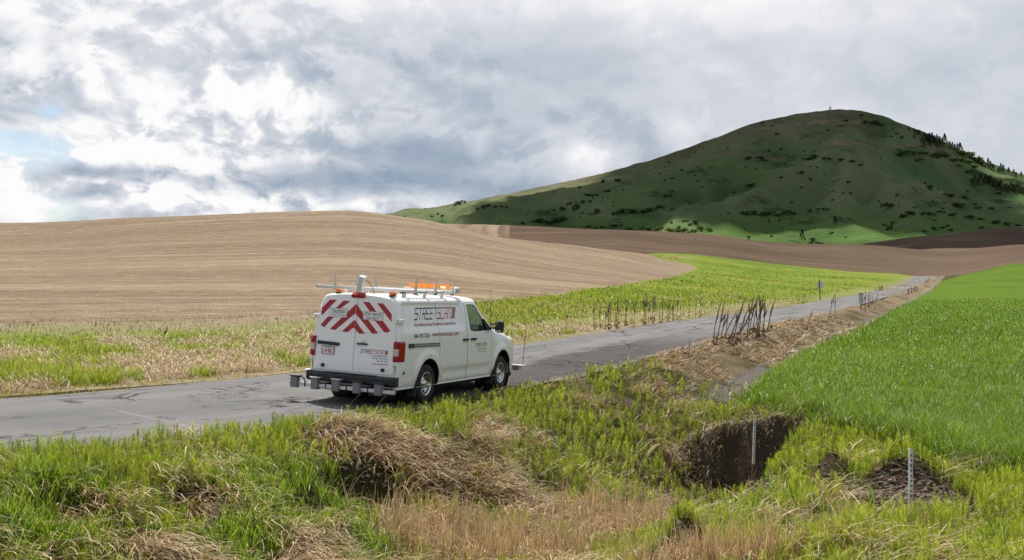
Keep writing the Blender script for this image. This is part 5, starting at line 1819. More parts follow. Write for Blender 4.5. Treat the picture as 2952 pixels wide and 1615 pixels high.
def blades(name, mat, x, y, z, h, az, lean0, lean1, wid, col, seg=3, tipcol=None, label=None):
    n = len(x)
    th = lean0[:, None] + (lean1 - lean0)[:, None] * (np.arange(seg) / max(1, seg - 1))[None]
    L = (h / seg)[:, None]
    hor = np.concatenate([np.zeros((n, 1)), np.cumsum(np.sin(th) * L, 1)], 1)
    ver = np.concatenate([np.zeros((n, 1)), np.cumsum(np.cos(th) * L, 1)], 1)
    ca, sa = np.cos(az)[:, None], np.sin(az)[:, None]
    PX_ = x[:, None] + hor * ca; PY_ = y[:, None] + hor * sa; PZ_ = z[:, None] + ver
    tw = az + math.pi / 2 + rng.uniform(-.9, .9, n)
    wx, wy = np.cos(tw)[:, None], np.sin(tw)[:, None]
    prof = np.array([.75, 1.0, .8, .5, .3])[:seg] if seg > 1 else np.array([1.0])
    W_ = wid[:, None] * prof[None] * .5
    A = np.stack([PX_[:, :seg] - wx * W_, PY_[:, :seg] - wy * W_, PZ_[:, :seg]], -1)
    B = np.stack([PX_[:, :seg] + wx * W_, PY_[:, :seg] + wy * W_, PZ_[:, :seg]], -1)
    Tp = np.stack([PX_[:, seg], PY_[:, seg], PZ_[:, seg]], -1)[:, None]
    V = np.concatenate([A, B, Tp], 1)
    k = 2 * seg + 1
    base = (np.arange(n) * k)[:, None]
    quads = np.concatenate([base + np.array([[i, seg + i, seg + i + 1, i + 1]]) for i in range(seg - 1)], 0) if seg > 1 else np.zeros((0, 4), int)
    tris = base + np.array([[seg - 1, 2 * seg - 1, 2 * seg]])
    C = np.repeat(col[:, None], k, 1).copy()
    if tipcol is not None:
        C[:, -1] = tipcol; C[:, seg - 1] = .5 * (C[:, seg - 1] + tipcol); C[:, 2 * seg - 1] = .5 * (C[:, 2 * seg - 1] + tipcol)
    me = raw_mesh(name, V.reshape(-1, 3), [quads, tris], False, color=C.reshape(-1, 3))
    return obj(name, me, mat, kind='stuff', label=label)


def tuft(x, y, k, spread):
    n = len(x)
    X = np.repeat(x, k) + rng.normal(0, 1, n * k) * np.repeat(spread, k)
    Y = np.repeat(y, k) + rng.normal(0, 1, n * k) * np.repeat(spread, k)
    return X, Y, np.repeat(np.arange(n), k)


def side_ok(x, y):
    s, n = to_sn(x, y)
    return s, n, sdist(x, y, WHEAT)


# --- candidates on the near side of the road
x, y = sample(150000, 8.6, 75)
s, n, dw = side_ok(x, y)
near = (n > ROAD_R - .05) & (dw < .15)
x, y, s, n, dw = x[near], y[near], s[near], n[near], dw[near]
nz1 = fbm(x * .8, y * .8, 3, 201); nz2 = fbm(x * 1.7, y * 1.7, 3, 202); nz3 = fbm(x * .35, y * .35, 2, 203)
far_v = sstep(y, 30, 40)
wh, wg, ws, wu, wd = (pw(x, y, P) for P in (PH, PG, PS, PU, PD))
wh = np.maximum(wh, .75 * (1 - sstep(n, 1.9, 2.6)) * (1 - far_v)) * (1 - far_v * .9) + .16
wh = wh * (1 - .92 * np.clip(wd * 1.5, 0, 1))
ws = np.maximum(ws, .9 * far_v) * (1 - .7 * np.clip(wd * 1.4, 0, 1)) + .08
wg = wg + .06
tot = wh * (1 + .9 * nz1) + 1e-6
nA, nB, nC = fbm(x * 1.4, y * 1.4, 3, 204), fbm(x * 1.4, y * 1.4, 3, 205), fbm(x * 1.4, y * 1.4, 3, 206)
cand = np.stack([wh * (1 + .7 * nz1 + .9 * nA), wg * (1 + .6 * nz2 + .7 * nB), ws * (1 - .6 * nz1 + .9 * nC), wu * (1 + .8 * nz2 + .5 * nB), wd * 2.6], 0).clip(0)
kind = cand.argmax(0)
jit = cand / (cand.sum(0) + 1e-6)
rnd = rng.random(len(x))
soft = (np.cumsum(jit, 0) < rnd).sum(0).clip(0, 4)
kind = np.where(rng.random(len(x)) < .42, soft, kind)
kind = np.where(wd > .42, 4, kind)
dens = rng.random(len(x))
z = height(x, y)

# horsetail: feathery stems with whorls of fine branches
g = (kind == 0) & (dens < np.clip(.16 + .14 * (wh > .3), 0, 1) * (1 - .6 * far_v))
hx_, hy_, hz_ = x[g], y[g], z[g]
npl = len(hx_)
H = rng.uniform(.12, .34, npl) * (1 + .5 * nz2[g]) * np.where(n[g] < 2.4, .85, 1.0) * (1 - .45 * sstep(dw[g], -1.6, 0))
K = 48
t = np.tile((np.arange(K) + .5) / K, (npl, 1)) + rng.uniform(-.01, .01, (npl, K))
aa = rng.uniform(0, 2 * math.pi, (npl, K))
ln = (H[:, None] * (.10 + .34 * np.sin(np.clip(t, 0, 1) * math.pi * .92 + .2) * (1 - .35 * t))) * rng.uniform(.7, 1.2, (npl, K))
le = rng.uniform(.6, 1.15, (npl, K)) * (1 - .35 * t)
lx, ly_ = rng.normal(0, .10, npl)[:, None], rng.normal(0, .10, npl)[:, None]
bx0 = hx_[:, None] + lx * H[:, None] * t; by0 = hy_[:, None] + ly_ * H[:, None] * t; bz0 = hz_[:, None] - .01 + H[:, None] * t * .95
tx_ = bx0 + np.cos(aa) * np.sin(le) * ln; ty_ = by0 + np.sin(aa) * np.sin(le) * ln; tz_ = bz0 + np.cos(le) * ln
wd_ = np.maximum(.0026, .00025 * hy_)[:, None]
px2, py2 = -np.sin(aa) * wd_, np.cos(aa) * wd_
V = np.stack([np.stack([bx0 - px2, by0 - py2, bz0], -1), np.stack([bx0 + px2, by0 + py2, bz0], -1), np.stack([tx_, ty_, tz_], -1)], 2)
col = pick((.155, .215, .024), (.41, .47, .062), npl)
col = col * (1 + .25 * nz3[g])[:, None]
C = np.repeat(np.repeat(col[:, None, None], K, 1), 3, 2)
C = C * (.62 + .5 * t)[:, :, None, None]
nt = npl * K
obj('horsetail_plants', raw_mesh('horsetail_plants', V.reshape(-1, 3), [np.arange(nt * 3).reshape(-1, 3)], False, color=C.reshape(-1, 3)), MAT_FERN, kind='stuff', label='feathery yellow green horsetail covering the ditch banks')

# fresh green grass
g = (kind == 1) & (dens < .30)
X, Y, ix = tuft(x[g], y[g], 9, np.full(g.sum(), .045))
m_ = len(X); base = np.repeat(rng.uniform(0, 1, g.sum()), 9)
blades('green_grass', MAT_LEAF, X, Y, height(X, Y) - .02, rng.uniform(.14, .42, m_) * (.40 + .55 * base + .45 * sstep(nB[g][ix], .1, .5)), rng.uniform(0, 6.283, m_), rng.uniform(.02, .35, m_), rng.uniform(.3, 1.5, m_),
       rng.uniform(.009, .016, m_), pick((.04, .115, .010), (.17, .28, .024), m_) * (.6 + .7 * base)[:, None], 4, pick((.15, .25, .022), (.36, .42, .07), m_), label='fresh green grass tufts on the near bank')

# dry straw lying combed down the bank
g = (kind == 2) & (dens < .26 + .40 * far_v)
X, Y, ix = tuft(x[g], y[g], 8, np.full(g.sum(), .07))
m_ = len(X)
gn = n[g][ix]; gy = Y
ang = math.atan2(RNY, RNX) + np.repeat(rng.normal(-.15, .55, g.sum()), 8) + rng.normal(0, .22, m_)
farx = sstep(gy, 24, 40)
blades('dry_straw', MAT_STRAW, X, Y, height(X, Y) + .0, rng.uniform(.22, .70, m_) * (1 - .35 * farx), ang, rng.uniform(.55, 1.25, m_), rng.uniform(1.3, 2.15, m_),
       np.maximum(rng.uniform(.008, .016, m_), .0006 * gy), pick((.13, .09, .055), (.62, .48, .31), m_, 1.3) * np.repeat(rng.uniform(.55, 1.25, g.sum()), 8)[:, None], 4, pick((.30, .22, .13), (.85, .73, .54), m_), label='flattened dry straw hanging down the ditch bank')  # highlights put into the lighter tip colour, shaded gaps into the darker base

# tussocks: thick heads of straw that droop all round
g = np.nonzero((y < 30) & (kind != 4) & (rng.random(len(x)) < np.clip(ws * 1.2, .05, 1)))[0]
g = rng.choice(g, 85, False)
KB = 45
X, Y, ix = tuft(x[g], y[g], KB, rng.uniform(.05, .20, len(g))); m_ = len(X)
tone = np.repeat(rng.uniform(.45, 1.2, len(g)), KB)[:, None]
hh = np.repeat(rng.uniform(.02, .14, len(g)), KB)
ang = rng.uniform(0, 6.283, m_); down = math.atan2(RNY, RNX)
ang = np.where(rng.random(m_) < .6, down + rng.normal(-.1, .5, m_), ang)
blades('straw_tussocks', MAT_STRAW, X, Y, height(X, Y) + hh * rng.random(m_), rng.uniform(.3, .75, m_), ang, rng.uniform(.3, 1.1, m_), rng.uniform(1.7, 2.7, m_),
       rng.uniform(.008, .015, m_), pick((.15, .10, .06), (.64, .49, .32), m_) * tone, 4, pick((.30, .23, .16), (.80, .70, .54), m_) * tone, label='thick drooping straw tussocks on the near bank')  # tips again coloured lighter as highlights, bases darker as shade

# roots and straw hanging over the lip of the hollow
m_ = 900
n_l = rng.uniform(5.2, 8.4, m_)
s_l = 1.75 + 1.8 * np.clip(np.abs(n_l - 6.8) / 1.9, 0, 1) ** 2 + rng.uniform(0, .6, m_)
X, Y = from_sn(s_l, n_l)
ang = math.atan2(-RDY, -RDX) + rng.normal(0, .6, m_)
blades('hanging_roots', MAT_STRAW, X, Y, height(X, Y) + .01, rng.uniform(.12, .45, m_), ang, rng.uniform(.5, 1.4, m_), rng.uniform(2.2, 3.0, m_), rng.uniform(.006, .012, m_),
       np.where((rng.random(m_) < .4)[:, None], pick((.10, .15, .02), (.25, .30, .04), m_), pick((.12, .08, .05), (.42, .32, .20), m_)), 4, label='roots and straw hanging over the lip of the hollow')

# upright dead stems by the ditch
g = (kind == 3) & (dens < .20)
X, Y, ix = tuft(x[g], y[g], 7, np.full(g.sum(), .06))
m_ = len(X)
bent = rng.random(m_) < .35
blades('dead_reed_stems', MAT_STRAW, X, Y, height(X, Y) - .02, rng.uniform(.22, .66, m_), rng.uniform(0, 6.283, m_), rng.uniform(.0, .35, m_), np.where(bent, rng.uniform(1.6, 2.8, m_), rng.uniform(.1, .7, m_)),
       rng.uniform(.008, .014, m_), pick((.28, .205, .12), (.76, .62, .42), m_) * np.repeat(rng.uniform(.5, 1.2, g.sum()), 7)[:, None], 4, pick((.40, .30, .19), (.80, .68, .50), m_), label='upright pale dead stems along the ditch bottom')

# loose litter of straw in all directions
g = ((kind == 3) | (kind == 2) | ((rnd < .10) & (kind != 4))) & (dens > .72)
m_ = int(g.sum())
blades('straw_litter', MAT_STRAW, x[g], y[g], z[g] + rng.uniform(.01, .09, m_), rng.uniform(.2, .6, m_), rng.uniform(0, 6.283, m_), rng.uniform(1.1, 1.6, m_), rng.uniform(1.3, 1.75, m_),
       np.maximum(rng.uniform(.007, .012, m_), .0005 * y[g]), pick((.30, .23, .16), (.66, .56, .42), m_), 3, label='loose pale straw litter on the bank')

# low mossy ground cover so that soil shows only in patches
g = (kind != 4) & (dens < .55)
m_ = int(g.sum())
blades('ground_cover', MAT_FERN, x[g], y[g], z[g] - .01, rng.uniform(.05, .15, m_), rng.uniform(0, 6.283, m_), rng.uniform(0, .6, m_), rng.uniform(.3, 1.3, m_),
       np.maximum(.008, .0006 * y[g]), np.where((rng.random(m_) < .55)[:, None], pick((.05, .075, .012), (.12, .145, .024), m_), pick((.08, .06, .036), (.22, .165, .10), m_)), 2, label='low ground cover on the near bank')

# long single stems arching out of the bank
g = np.nonzero((kind >= 1) & (kind <= 3) & (y < 24))[0]
g = rng.choice(g, 130, False)
m_ = len(g)
blades('tall_dead_stems', MAT_STRAW, x[g], y[g], z[g], rng.uniform(.5, 1.0, m_), rng.uniform(-.9, 1.2, m_), rng.uniform(.1, .6, m_), rng.uniform(.4, 1.3, m_),
       rng.uniform(.006, .009, m_), pick((.36, .27, .17), (.62, .50, .36), m_), 5, label='long thin dead stems arching out of the bank')

# --- wheat
x, y = sample(340000, 10.5, 130, 2000, 3260)
dw = sdist(x, y, WHEAT) + .3 * edge_noise(x, y) + .40 * fbm(x * 1.3, y * 1.3, 3, 215)
g = (dw > 0) | ((dw > -.5) & (rng.random(len(x)) < .12))
x, y, dw = x[g], y[g], dw[g]
keep = rng.random(len(x)) < np.clip(.42 + .5 * (y < 40), 0, 1)
x, y, dw = x[keep][:120000], y[keep][:120000], dw[keep][:120000]
m_ = len(x)
rim = 1 - sstep(dw, 0, 1.2)
fade = 1 - .45 * sstep(y, 50, 130)
blades('wheat_crop', MAT_WHEATLEAF, x, y, height(x, y) - .02, rng.uniform(.26, .42, m_) * (1 + .4 * rim) * fade * (1 + .12 * fbm(x * .5, y * .5, 2, 211)), rng.uniform(0, 6.283, m_), rng.uniform(.0, .3, m_), rng.uniform(.4, 1.9, m_),
       np.maximum(rng.uniform(.008, .013, m_), .00055 * y), pick((.048, .108, .007), (.126, .208, .014), m_) * (1 + .25 * fbm(x * .25, y * .25, 2, 213))[:, None], 3, np.where((rng.random(m_) < .07)[:, None], pick((.35, .45, .22), (.62, .70, .50), m_), pick((.10, .19, .014), (.24, .34, .045), m_)), label='dense young green wheat crop')  # scattered near-white tip colours stand in for glints of light on the blades

# --- far side verge
x, y = sample(120000, 13, 140)
s, n = to_sn(x, y)
ds = sdist(x, y, STUBBLE)
g = (n < ROAD_L - .02) & (ds < 1.5)
x, y, s, n, ds = x[g], y[g], s[g], n[g], ds[g]
z = height(x, y)
nz1 = fbm(x * .45, y * .45, 3, 221); nz2 = fbm(x * 1.1, y * 1.1, 3, 222)
dn = ROAD_L - n
rnd = rng.random(len(x)); dens = rng.random(len(x))
belt = sstep(ds, -14, -4) * (1 - sstep(s, 30, 70))             # brown weeds next to the stubble
vg = 1 - sstep(dn, 6, 12 + 0 * dn)                              # rank verge along the road
fx = np.clip(y / 30, 1, 4)
edge_s = (dn < .75)
g = edge_s & (dens < .8)
m_ = int(g.sum())
blades('short_verge_grass', MAT_FERN, x[g], y[g], z[g], rng.uniform(.04, .10, m_), rng.uniform(0, 6.283, m_), rng.uniform(0, .7, m_), rng.uniform(.3, 1.3, m_), np.maximum(.007, .0006 * y[g]),
       pick((.24, .19, .05), (.38, .30, .09), m_), 2, label='short ochre grass along the far edge of the road')
green = (nz1 + .5 * nz2 + .25 * (rnd - .5) > .05 - .05 * sstep(s, 5, 25) + .22 * (dn < 5.5) * (s > 2) * (s < 90))
g = (~edge_s) & green & (belt < .55) & (dens < .30 + .2 * vg)
X, Y, ix = tuft(x[g], y[g], 6, .05 * fx[g]); m_ = len(X); f_ = fx[g][ix]
blades('verge_grass', MAT_LEAF, X, Y, height(X, Y) - .02, rng.uniform(.14, .42, m_) * (.65 + .35 * vg[g][ix]), rng.uniform(0, 6.283, m_), rng.uniform(0, .4, m_), rng.uniform(.3, 1.5, m_),
       np.maximum(.008, .0006 * Y), pick((.10, .17, .015), (.25, .31, .035), m_), 3, pick((.20, .27, .03), (.36, .38, .08), m_), label='green grass clumps on the far verge')
g = (~edge_s) & (~green) & (vg > .1) & (belt < .7) & (dens < .34)
X, Y, ix = tuft(x[g], y[g], 6, .06 * fx[g]); m_ = len(X)
blades('verge_straw', MAT_STRAW, X, Y, height(X, Y), rng.uniform(.18, .5, m_), rng.uniform(0, 6.283, m_), rng.uniform(.2, 1.2, m_), rng.uniform(1.2, 2.2, m_),
       np.maximum(.007, .00055 * Y), pick((.24, .18, .115), (.58, .48, .36), m_), 3, label='pale bleached straw clumps on the far verge')
g = (~edge_s) & (belt > .25) & (dens < .55)
m_ = int(g.sum())
blades('brown_weeds', MAT_STRAW, x[g], y[g], z[g] - .02, rng.uniform(.08, .24, m_), rng.uniform(0, 6.283, m_), rng.uniform(0, .7, m_), rng.uniform(.3, 1.3, m_),
       np.maximum(.006, .0005 * y[g]), np.where((rng.random(m_) < .16)[:, None], pick((.10, .17, .02), (.20, .27, .03), m_), pick((.16, .115, .085), (.33, .25, .19), m_)), 2, label='brownish dead weeds along the edge of the stubble')

# meadow blades further off
x, y = sample(60000, 35, 330, 1250, 2700)
s, n = to_sn(x, y)
g = (n < ROAD_L - 4) & (sdist(x, y, STUBBLE) < -.5) & (sdist(x, y, PLOUGH) < -1)
x, y = x[g], y[g]; m_ = len(x)
cl = fbm(x * .08, y * .08, 3, 231)
blades('meadow_grass', MAT_LEAF, x, y, height(x, y) - .03, rng.uniform(.12, .40, m_) * (1 + .5 * cl), rng.uniform(0, 6.283, m_), rng.uniform(0, .4, m_), rng.uniform(.3, 1.3, m_),
       .0009 * y, np.where((cl > .25)[:, None], pick((.08, .14, .014), (.13, .20, .022), m_), pick((.15, .20, .025), (.22, .26, .04), m_)), 2, label='yellow green grass of the flat meadow')
# standing stubble straws
x, y = sample(110000, 30, 170, -200, 2050)
g = sdist(x, y, STUBBLE) > 0
x, y = x[g], y[g]; m_ = len(x)
blades('stubble_straws', MAT_STRAW, x, y, height(x, y) - .02, rng.uniform(.04, .12, m_), rng.uniform(0, 6.283, m_), rng.uniform(.5, 1.4, m_), rng.uniform(.6, 1.6, m_),
       .00055 * y, pick((.32, .245, .17), (.66, .55, .40), m_), 1, label='cut straw standing in the stubble field')

# soil clods in the broken banks
ico_v = np.array([(0, 0, 1), (.894, 0, .447), (.276, .851, .447), (-.724, .526, .447), (-.724, -.526, .447), (.276, -.851, .447), (.724, .526, -.447), (-.276, .851, -.447), (-.894, 0, -.447), (-.276, -.851, -.447), (.724, -.526, -.447), (0, 0, -1)])
ico_f = np.array([(0, 1, 2), (0, 2, 3), (0, 3, 4), (0, 4, 5), (0, 5, 1), (1, 6, 2), (2, 7, 3), (3, 8, 4), (4, 9, 5), (5, 10, 1), (6, 7, 2), (7, 8, 3), (8, 9, 4), (9, 10, 5), (10, 6, 1), (6, 11, 7), (7, 11, 8), (8, 11, 9), (9, 11, 10), (10, 11, 6)])
x, y = sample(80000, 9, 26, 900, 3000)
s, n = to_sn(x, y)
w = pw(x, y, PD)
g = (w > .25) & (n > 2.2) & (sdist(x, y, WHEAT) < 0) & (rng.random(len(x)) < 1.6 * w)
x, y = x[g], y[g]; m_ = len(x)
sz = .008 + .030 * rng.random(m_) ** 2.2
V = ico_v[None] * (sz[:, None, None] * rng.uniform(.35, 1.45, (m_, 12, 1))) * np.array([1, 1, .8]) + np.c_[x, y, height(x, y) + sz * .3][:, None]
cl = pick((.085, .062, .044), (.185, .145, .11), m_)
obj('soil_clods', raw_mesh('soil_clods', V.reshape(-1, 3), [(np.arange(m_)[:, None, None] * 12 + ico_f[None]).reshape(-1, 3)], False, color=np.repeat(cl, 12, 0)),
    veg_mat('soil_clod', 0.0, .1, .95), kind='stuff', label='loose crumbly soil clods on the broken bank')
# gravel on the road shoulder
x, y = sample(40000, 10, 60)
s, n = to_sn(x, y)
g = ((np.abs(n - ROAD_R) < .28) | (np.abs(n - ROAD_L) < .22)) & (rng.random(len(x)) < .6)
x, y, s, n = x[g], y[g], s[g], n[g]; m_ = len(x)
sz = np.maximum(rng.uniform(.006, .018, m_), .00035 * y)
V = ico_v[None] * (sz[:, None, None] * rng.uniform(.6, 1.2, (m_, 12, 1))) * np.array([1, 1, .6]) + np.c_[x, y, np.maximum(height(x, y), np.where((n > ROAD_L) & (n < ROAD_R), zr(s) - crossfall(s) * n, -9)) + sz * .2][:, None]
obj('shoulder_gravel', raw_mesh('shoulder_gravel', V.reshape(-1, 3), [(np.arange(m_)[:, None, None] * 12 + ico_f[None]).reshape(-1, 3)], False, color=np.repeat(pick((.10, .095, .09), (.28, .26, .24), m_), 12, 0)),
    bpy.data.materials['soil_clod'], kind='stuff', label='loose gravel along the road edges')


# ------------------------------------------------------------------ dead stalks, stakes and signs
MAT_STALK = plain('dead_stalk', (.135, .088, .058), .9, grime=.25, gscale=9)
MAT_STALKL = plain('pale_dead_stalk', (.20, .135, .085), .9, grime=.25, gscale=9)


def stalk_mesh(seed, bendy, forks):
    r = random.Random(seed)
    pts, rad = [], []
    N = 9
    for i in range(N):
        t = i / (N - 1)
        pts.append((bendy * math.sin(t * math.pi) * .5 + r.uniform(-.006, .006), r.uniform(-.006, .006), t))
        rad.append(.0085 if t < .55 else (.0155 - .010 * (t - .55) / .45 if t < .97 else .003))
    mb = MB().tube(pts, rad, 6)
    for k in range(forks):                                   # side spikes near the top
        a = r.uniform(0, 6.28); z0 = r.uniform(.5, .7); L = r.uniform(.14, .28)
        p0 = (bendy * math.sin(z0 * math.pi) * .5, 0, z0)
        p1 = (p0[0] + math.cos(a) * .045, math.sin(a) * .045, z0 + L * .45)
        p2 = (p0[0] + math.cos(a) * .055, math.sin(a) * .055, z0 + L)
        mb.tube([p0, p1, p2], [.006, .013, .004], 5)
    for k in range(7):                                       # withered leaves hanging round the foot
        a = r.uniform(0, 6.28); z0 = r.uniform(.02, .22); L = r.uniform(.04, .10)
        c_, s_ = math.cos(a), math.sin(a)
        mb.add([(c_ * .006 - s_ * .012, s_ * .006 + c_ * .012, z0), (c_ * .006 + s_ * .012, s_ * .006 - c_ * .012, z0), (c_ * L * .8, s_ * L * .8, z0 + L * .1), (c_ * L, s_ * L, z0 - L * .5)], [(0, 1, 2), (0, 2, 3)])
    return mb.mesh('dead_stalk')


STK = [stalk_mesh(400 + i, b_, f_) for i, (b_, f_) in enumerate(((0, 0), (.06, 0), (-.05, 1), (.04, 2), (0, 3), (.08, 1)))]
for i, me in enumerate(STK):
    me.materials.append(MAT_STALK)


def stalk(u0, v0, u1, v1, label, group=None, thick=1.0, forks=None, ymin=7.0):
    p = ground_at(u0, v0, ymin)
    k = p.y / FPX
    tip = Vector((p.x + (u1 - u0) * k, p.y + random.uniform(-.12, .12), p.z + (v0 - v1) * k))
    ax = tip - p
    L = ax.length
    o = bpy.data.objects.new('dead_stalk', STK[forks] if forks is not None else random.choice(STK[:4]))
    q = Vector((0, 0, 1)).rotation_difference(ax.normalized())
    o.rotation_mode = 'QUATERNION'
    o.rotation_quaternion = q @ Quaternion((0, 0, 1), random.uniform(0, 6.3))
    w = max(1.1, min(L, 2.2)) * thick
    o.scale = (w, w, L * 1.02)
    o.location = p - ax.normalized() * .03
    link(o, None, label=label, category='dead plant', group=group)


ra = lambda a, b: (2000 + a * .14191, 850 + b * .14191)
LEAN = [(400, 1030, 575, 110), (430, 1050, 610, 140), (500, 1040, 640, 330), (650, 930, 700, 280), (540, 1000, 870, 320), (640, 1060, 1010, 150), (690, 1000, 920, 320), (760, 1060, 1050, 50),
        (770, 1070, 1290, 100), (800, 1050, 1130, 210), (830, 900, 1250, 380), (1080, 930, 1230, 0), (1110, 850, 1300, 60), (1180, 850, 1320, 0), (1260, 900, 1370, 30), (1300, 900, 1320, -20),
        (1330, 880, 1430, -30), (1390, 870, 1450, 80), (1380, 850, 1460, 200), (1470, 770, 1590, 170), (1500, 770, 1665, 70), (1280, 880, 1255, 120), (1150, 840, 1420, 150), (955, 930, 970, 560)]
SPECIAL = {0: 'leftmost dead stalk of the leaning clump on the near verge', 8: 'dead stalk leaning farthest right in the clump on the near verge', 20: 'rightmost dead stalk of the leaning clump on the near verge'}
for i, (a, b_, c_, d_) in enumerate(LEAN):
    stalk(*ra(a, b_), *ra(c_, d_), SPECIAL.get(i, 'dark dead stalk in the leaning clump on the near verge'), None if i in SPECIAL else 'dead stalks in the leaning clump on the near verge', 1.25)
rb = lambda a, b: (1400 + a * .31056, 780 + b * .31056)
ROW = [(735, 580, 772, 340), (810, 440, 850, 300), (738, 400, 738, 325), (885, 440, 895, 395), (995, 555, 1003, 270), (1063, 540, 1068, 330), (1115, 550, 1115, 350), (1135, 555, 1147, 260), (1155, 540, 1160, 300),
       (1203, 545, 1205, 350), (1220, 540, 1240, 230), (1245, 500, 1265, 370), (1285, 520, 1303, 265), (1300, 520, 1322, 275), (1352, 500, 1355, 330), (1380, 530, 1387, 290), (1465, 520, 1480, 195), (1475, 500, 1500, 200),
       (1515, 490, 1530, 240), (1545, 490, 1570, 195), (1560, 490, 1585, 240), (1612, 510, 1615, 345), (1640, 500, 1650, 240), (1680, 480, 1690, 250), (1690, 470, 1708, 245), (1700, 440, 1718, 350), (1735, 470, 1742, 290),
       (1745, 460, 1758, 230), (1775, 460, 1788, 215), (1805, 465, 1805, 265), (1885, 445, 1900, 265), (1945, 440, 1956, 230), (1985, 440, 1995, 245), (2000, 430, 2010, 290), (2095, 360, 2100, 270), (2285, 300, 2287, 250), (1225, 545, 1228, 300), (1140, 550, 1132, 330)]
SPECIAL = {0: 'dead stalk nearest the van bonnet on the far verge, tilting right', 4: 'straight dead stalk standing alone beyond the road, right of the tilted one', 16: 'tallest forked dead stalk in the row beyond the road'}
for i, (a, b_, c_, d_) in enumerate(ROW):
    stalk(*rb(a, b_), *rb(c_, d_), SPECIAL.get(i, 'thin dead stalk in the row on the far verge beyond the road'), None if i in SPECIAL else 'dead stalks in the row beyond the road', 1.05, 4 if i in (16, 19) else None)
stalk(460, 996, 484, 938, 'single dead stalk on the far verge left of the van')
rcx = lambda a, b: (2280 + a * .12774, 780 + b * .12774)
for (a, b_, c_, d_) in [(130, 740, 140, 470), (170, 700, 190, 480), (270, 770, 270, 480), (280, 760, 345, 480), (410, 670, 425, 450)]:
    stalk(*rcx(a, b_), *rcx(c_, d_), 'thin dead stalk in the small group left of the diamond sign', 'dead stalks left of the diamond sign', 1.2)
stalk(*rcx(320, 1330), *rcx(505, 850), 'slanting dead stalk on the near verge below the diamond sign')
stalk(*rcx(855, 1080), *rcx(985, 520), 'dead stalk leaning against an upright one like an inverted V', None, 1.2)
stalk(*rcx(1000, 1110), *rcx(1000, 510), 'upright dead stalk with another leaning on its top', None, 1.2)
for (a, b_, c_, d_) in [(1680, 960, 1690, 470), (1745, 850, 1765, 480), (1795, 800, 1810, 480), (1830, 770, 1860, 500), (1845, 760, 1955, 560), (1940, 700, 1960, 480), (1870, 980, 1910, 760), (2070, 660, 2080, 480), (1755, 840, 1740, 500)]:
    stalk(*rcx(a, b_), *rcx(c_, d_), 'dead stalk in the group right of the small roadside sign', 'dead stalks right of the small sign', 1.5)
for k in range(16):
    a = 1550 + 95 * random.random(); b_ = 262 + 14 * random.random() - (a - 1550) * .28
    stalk(2100 + a * .33075, 760 + b_ * .33075, 2100 + (a + random.uniform(-4, 10)) * .33075, 760 + (b_ - random.uniform(35, 70)) * .33075, 'far dead stalk in the dark clump beside the white road line', 'dead stalks beside the white road line', 2.2)
for k in range(16):
    a = 1255 + 120 * random.random(); b_ = 240 - (a - 1255) * .10 + 8 * random.random()
    stalk(2100 + a * .33075, 760 + b_ * .33075, 2100 + (a + random.uniform(-3, 6)) * .33075, 760 + (b_ - random.uniform(30, 60)) * .33075, 'far dead stalk in the thicket left of the white road line', 'dead stalks left of the white road line', 2.2)
stalk(1985, 1042, 1990, 970, 'thin grey stake alone on the near verge before the leaning clump', None, .7, 0)

# white marker stakes
MAT_STAKEW = plain('chipped_white_paint', (.72, .71, .68), .6, grime=.25, gscale=30)
MAT_RUST = plain('rusty_iron', (.16, .075, .045), .9, grime=.3, gscale=25)


def stake(u, vtop, vbase, y, wid, label, red, lean):
    e = empty('marker_stake', label=label, category='stake')
    k = y / FPX
    zt = CAMZ + y * elev(vtop); zb = CAMZ + y * elev(vbase)
    x0 = (u - CX) / FPX * y
    zg = float(height(np.array([x0]), np.array([y]))[0])
    zb = min(zb, zg + .02) if not red else zb
    e.location = (x0, y, zb)
    h = zt - zb
    e.rotation_euler = (R(-1), lean, 0)
    w = wid / 2
    mid = h * (.42 if red else 0.0)
    # angle-iron section
    sec = [(-w, -w), (w, -w), (w, -w + .006), (-w + .006, -w + .006), (-w + .006, w), (-w, w)]
    def part(name, z0, z1, mat):
        return MB().prism(sec, lambda a, b, d: Vector((a, b, d)), z0, z1).build(name, mat, e)
    if red:
        part('rusty_foot', -.25, mid, MAT_RUST)
    p_ = part('post', mid if red else -.25, h, MAT_STAKEW)
    nh = int(h / .055)
    mb = MB()
    for i in range(nh):
        zc_ = .03 + i * .055
        if zc_ > h - .02: break
        mb.box((0, -w - .0015, zc_), (.012, .003, .022))
    mb.build('punched_holes', M_DARK, p_, kind='stuff')
    return e


stake(2168, 1207, 1432, 19.6, .042, 'thin white punched stake with rusty foot standing in the dark earth hollow', True, R(2.0))
stake(2622, 1293, 1480, 11.7, .038, 'white punched marker stake beside the soil clods on the right', False, R(1.0))

# diamond sign seen from behind, and small sign on the near verge
p = ground_at(2363, 866)
k = p.y / FPX
sg = empty('diamond_sign', (p.x, p.y, p.z), label='grey back of a diamond road sign on a dark post', category='sign')
h = (866 - 808) * k
MB().box((0, 0, h / 2), (.10, .06, h), Matrix.Rotation(R(-3), 3, 'Y')).build('post', plain('weathered_post', (.09, .075, .06), .9), sg)
hd = 13 * k
zc_ = (866 - 821) * k
MB().prism([(0, hd), (hd, 0), (0, -hd), (-hd, 0)], lambda a, b, d: Vector((a + .1, d, b + zc_)), .06, .066, .02).build('panel', plain('dull_aluminium', (.62, .60, .64), .6, 0), sg)
p = ground_at(2482, 896)
k = p.y / FPX
sg = empty('small_sign', (p.x, p.y, p.z), label='small white notice sign on a rusty post on the near verge', category='sign')
MB().box((0, 0, .5 * 40 * k), (.09, .05, 40 * k)).build('post', MAT_RUST, sg)
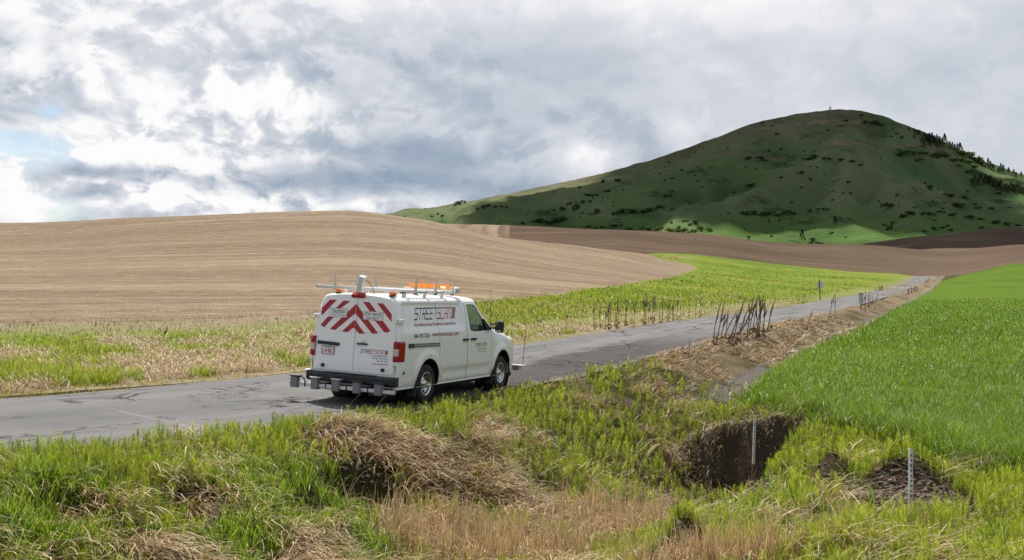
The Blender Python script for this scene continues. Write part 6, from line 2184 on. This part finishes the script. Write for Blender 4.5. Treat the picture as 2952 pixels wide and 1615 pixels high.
w2, z0, z1 = 6.5 * k, (896 - 876) * k, (896 - 845) * k
pn = MB().box((0, -.04, (z0 + z1) / 2), (2 * w2, .012, z1 - z0), bev=.004).build('panel', plain('faded_sign_white', (.50, .53, .55), .6), sg)
MB().box((0, -.049, z1 - .06), (2 * w2 - .03, .006, .08)).build('dark_band', plain('faded_sign_dark', (.06, .07, .09), .6), pn)
for zz_, ww in ((z1 - .22, .8), (z1 - .34, .7), (z1 - .46, .75)):
    MB().box((0, -.049, zz_), (2 * w2 * ww, .006, .045)).build('text_line', plain('faded_sign_grey', (.22, .24, .27), .6), pn)
MB().prism([(-.02, .0), (w2 * .8, .06), (w2 * .7, .26), (.02, .16)], lambda a, b, d: Vector((a, -d, b + z0 + .16)), .046, .052).build('symbol', plain('faded_sign_green', (.07, .12, .11), .6), pn)

# pale culvert pipe end by the ditch and thin branches on the bank
p = ground_at(2271, 1019)
MB().tube([(0, 0, .05), (.42, .05, .06)], .055, 10).build('pipe_end', plain('pale_plastic_pipe', (.62, .58, .55), .6), None, label='short pale pipe lying in the gravel ditch bed', category='pipe').location = p
for i, (a, b_) in enumerate((((1912, 1046), (2030, 1048)), ((1905, 1068), (1975, 1105)), ((1830, 1045), (1960, 1040)))):
    p0, p1 = ground_at(*a), ground_at(*b_)
    ax = (p1 - p0)
    if ax.length > 3.5: ax = ax.normalized() * 2.2
    MB().tube([(0, 0, .06), tuple(ax * .5 + Vector((0, .05, .16))), tuple(ax + Vector((0, 0, .08)))], [.016, .013, .006], 6).build('fallen_branch', MAT_STALK, None,
        label=('dark fallen branch lying along the grassy bank below the stake', 'fallen branch slanting down the ditch bank', 'thin fallen branch on the bank nearest the road')[i], category='branch').location = p0

# muddy puddle in the bottom of the hollow
pc = ground_at(2015, 1492)
zw = float(height(np.array([pc.x]), np.array([pc.y]))[0]) + .03
pts = [(pc.x + math.cos(a) * .75 * (1 + .2 * math.sin(3 * a)), pc.y + math.sin(a) * .55 * (1 + .15 * math.cos(2 * a)), zw) for a in [2 * math.pi * k / 28 for k in range(28)]]
MB().add(pts, [list(range(28))]).build('water', plain('muddy_water', (.035, .026, .016), .08, spec=.5), kind='structure')
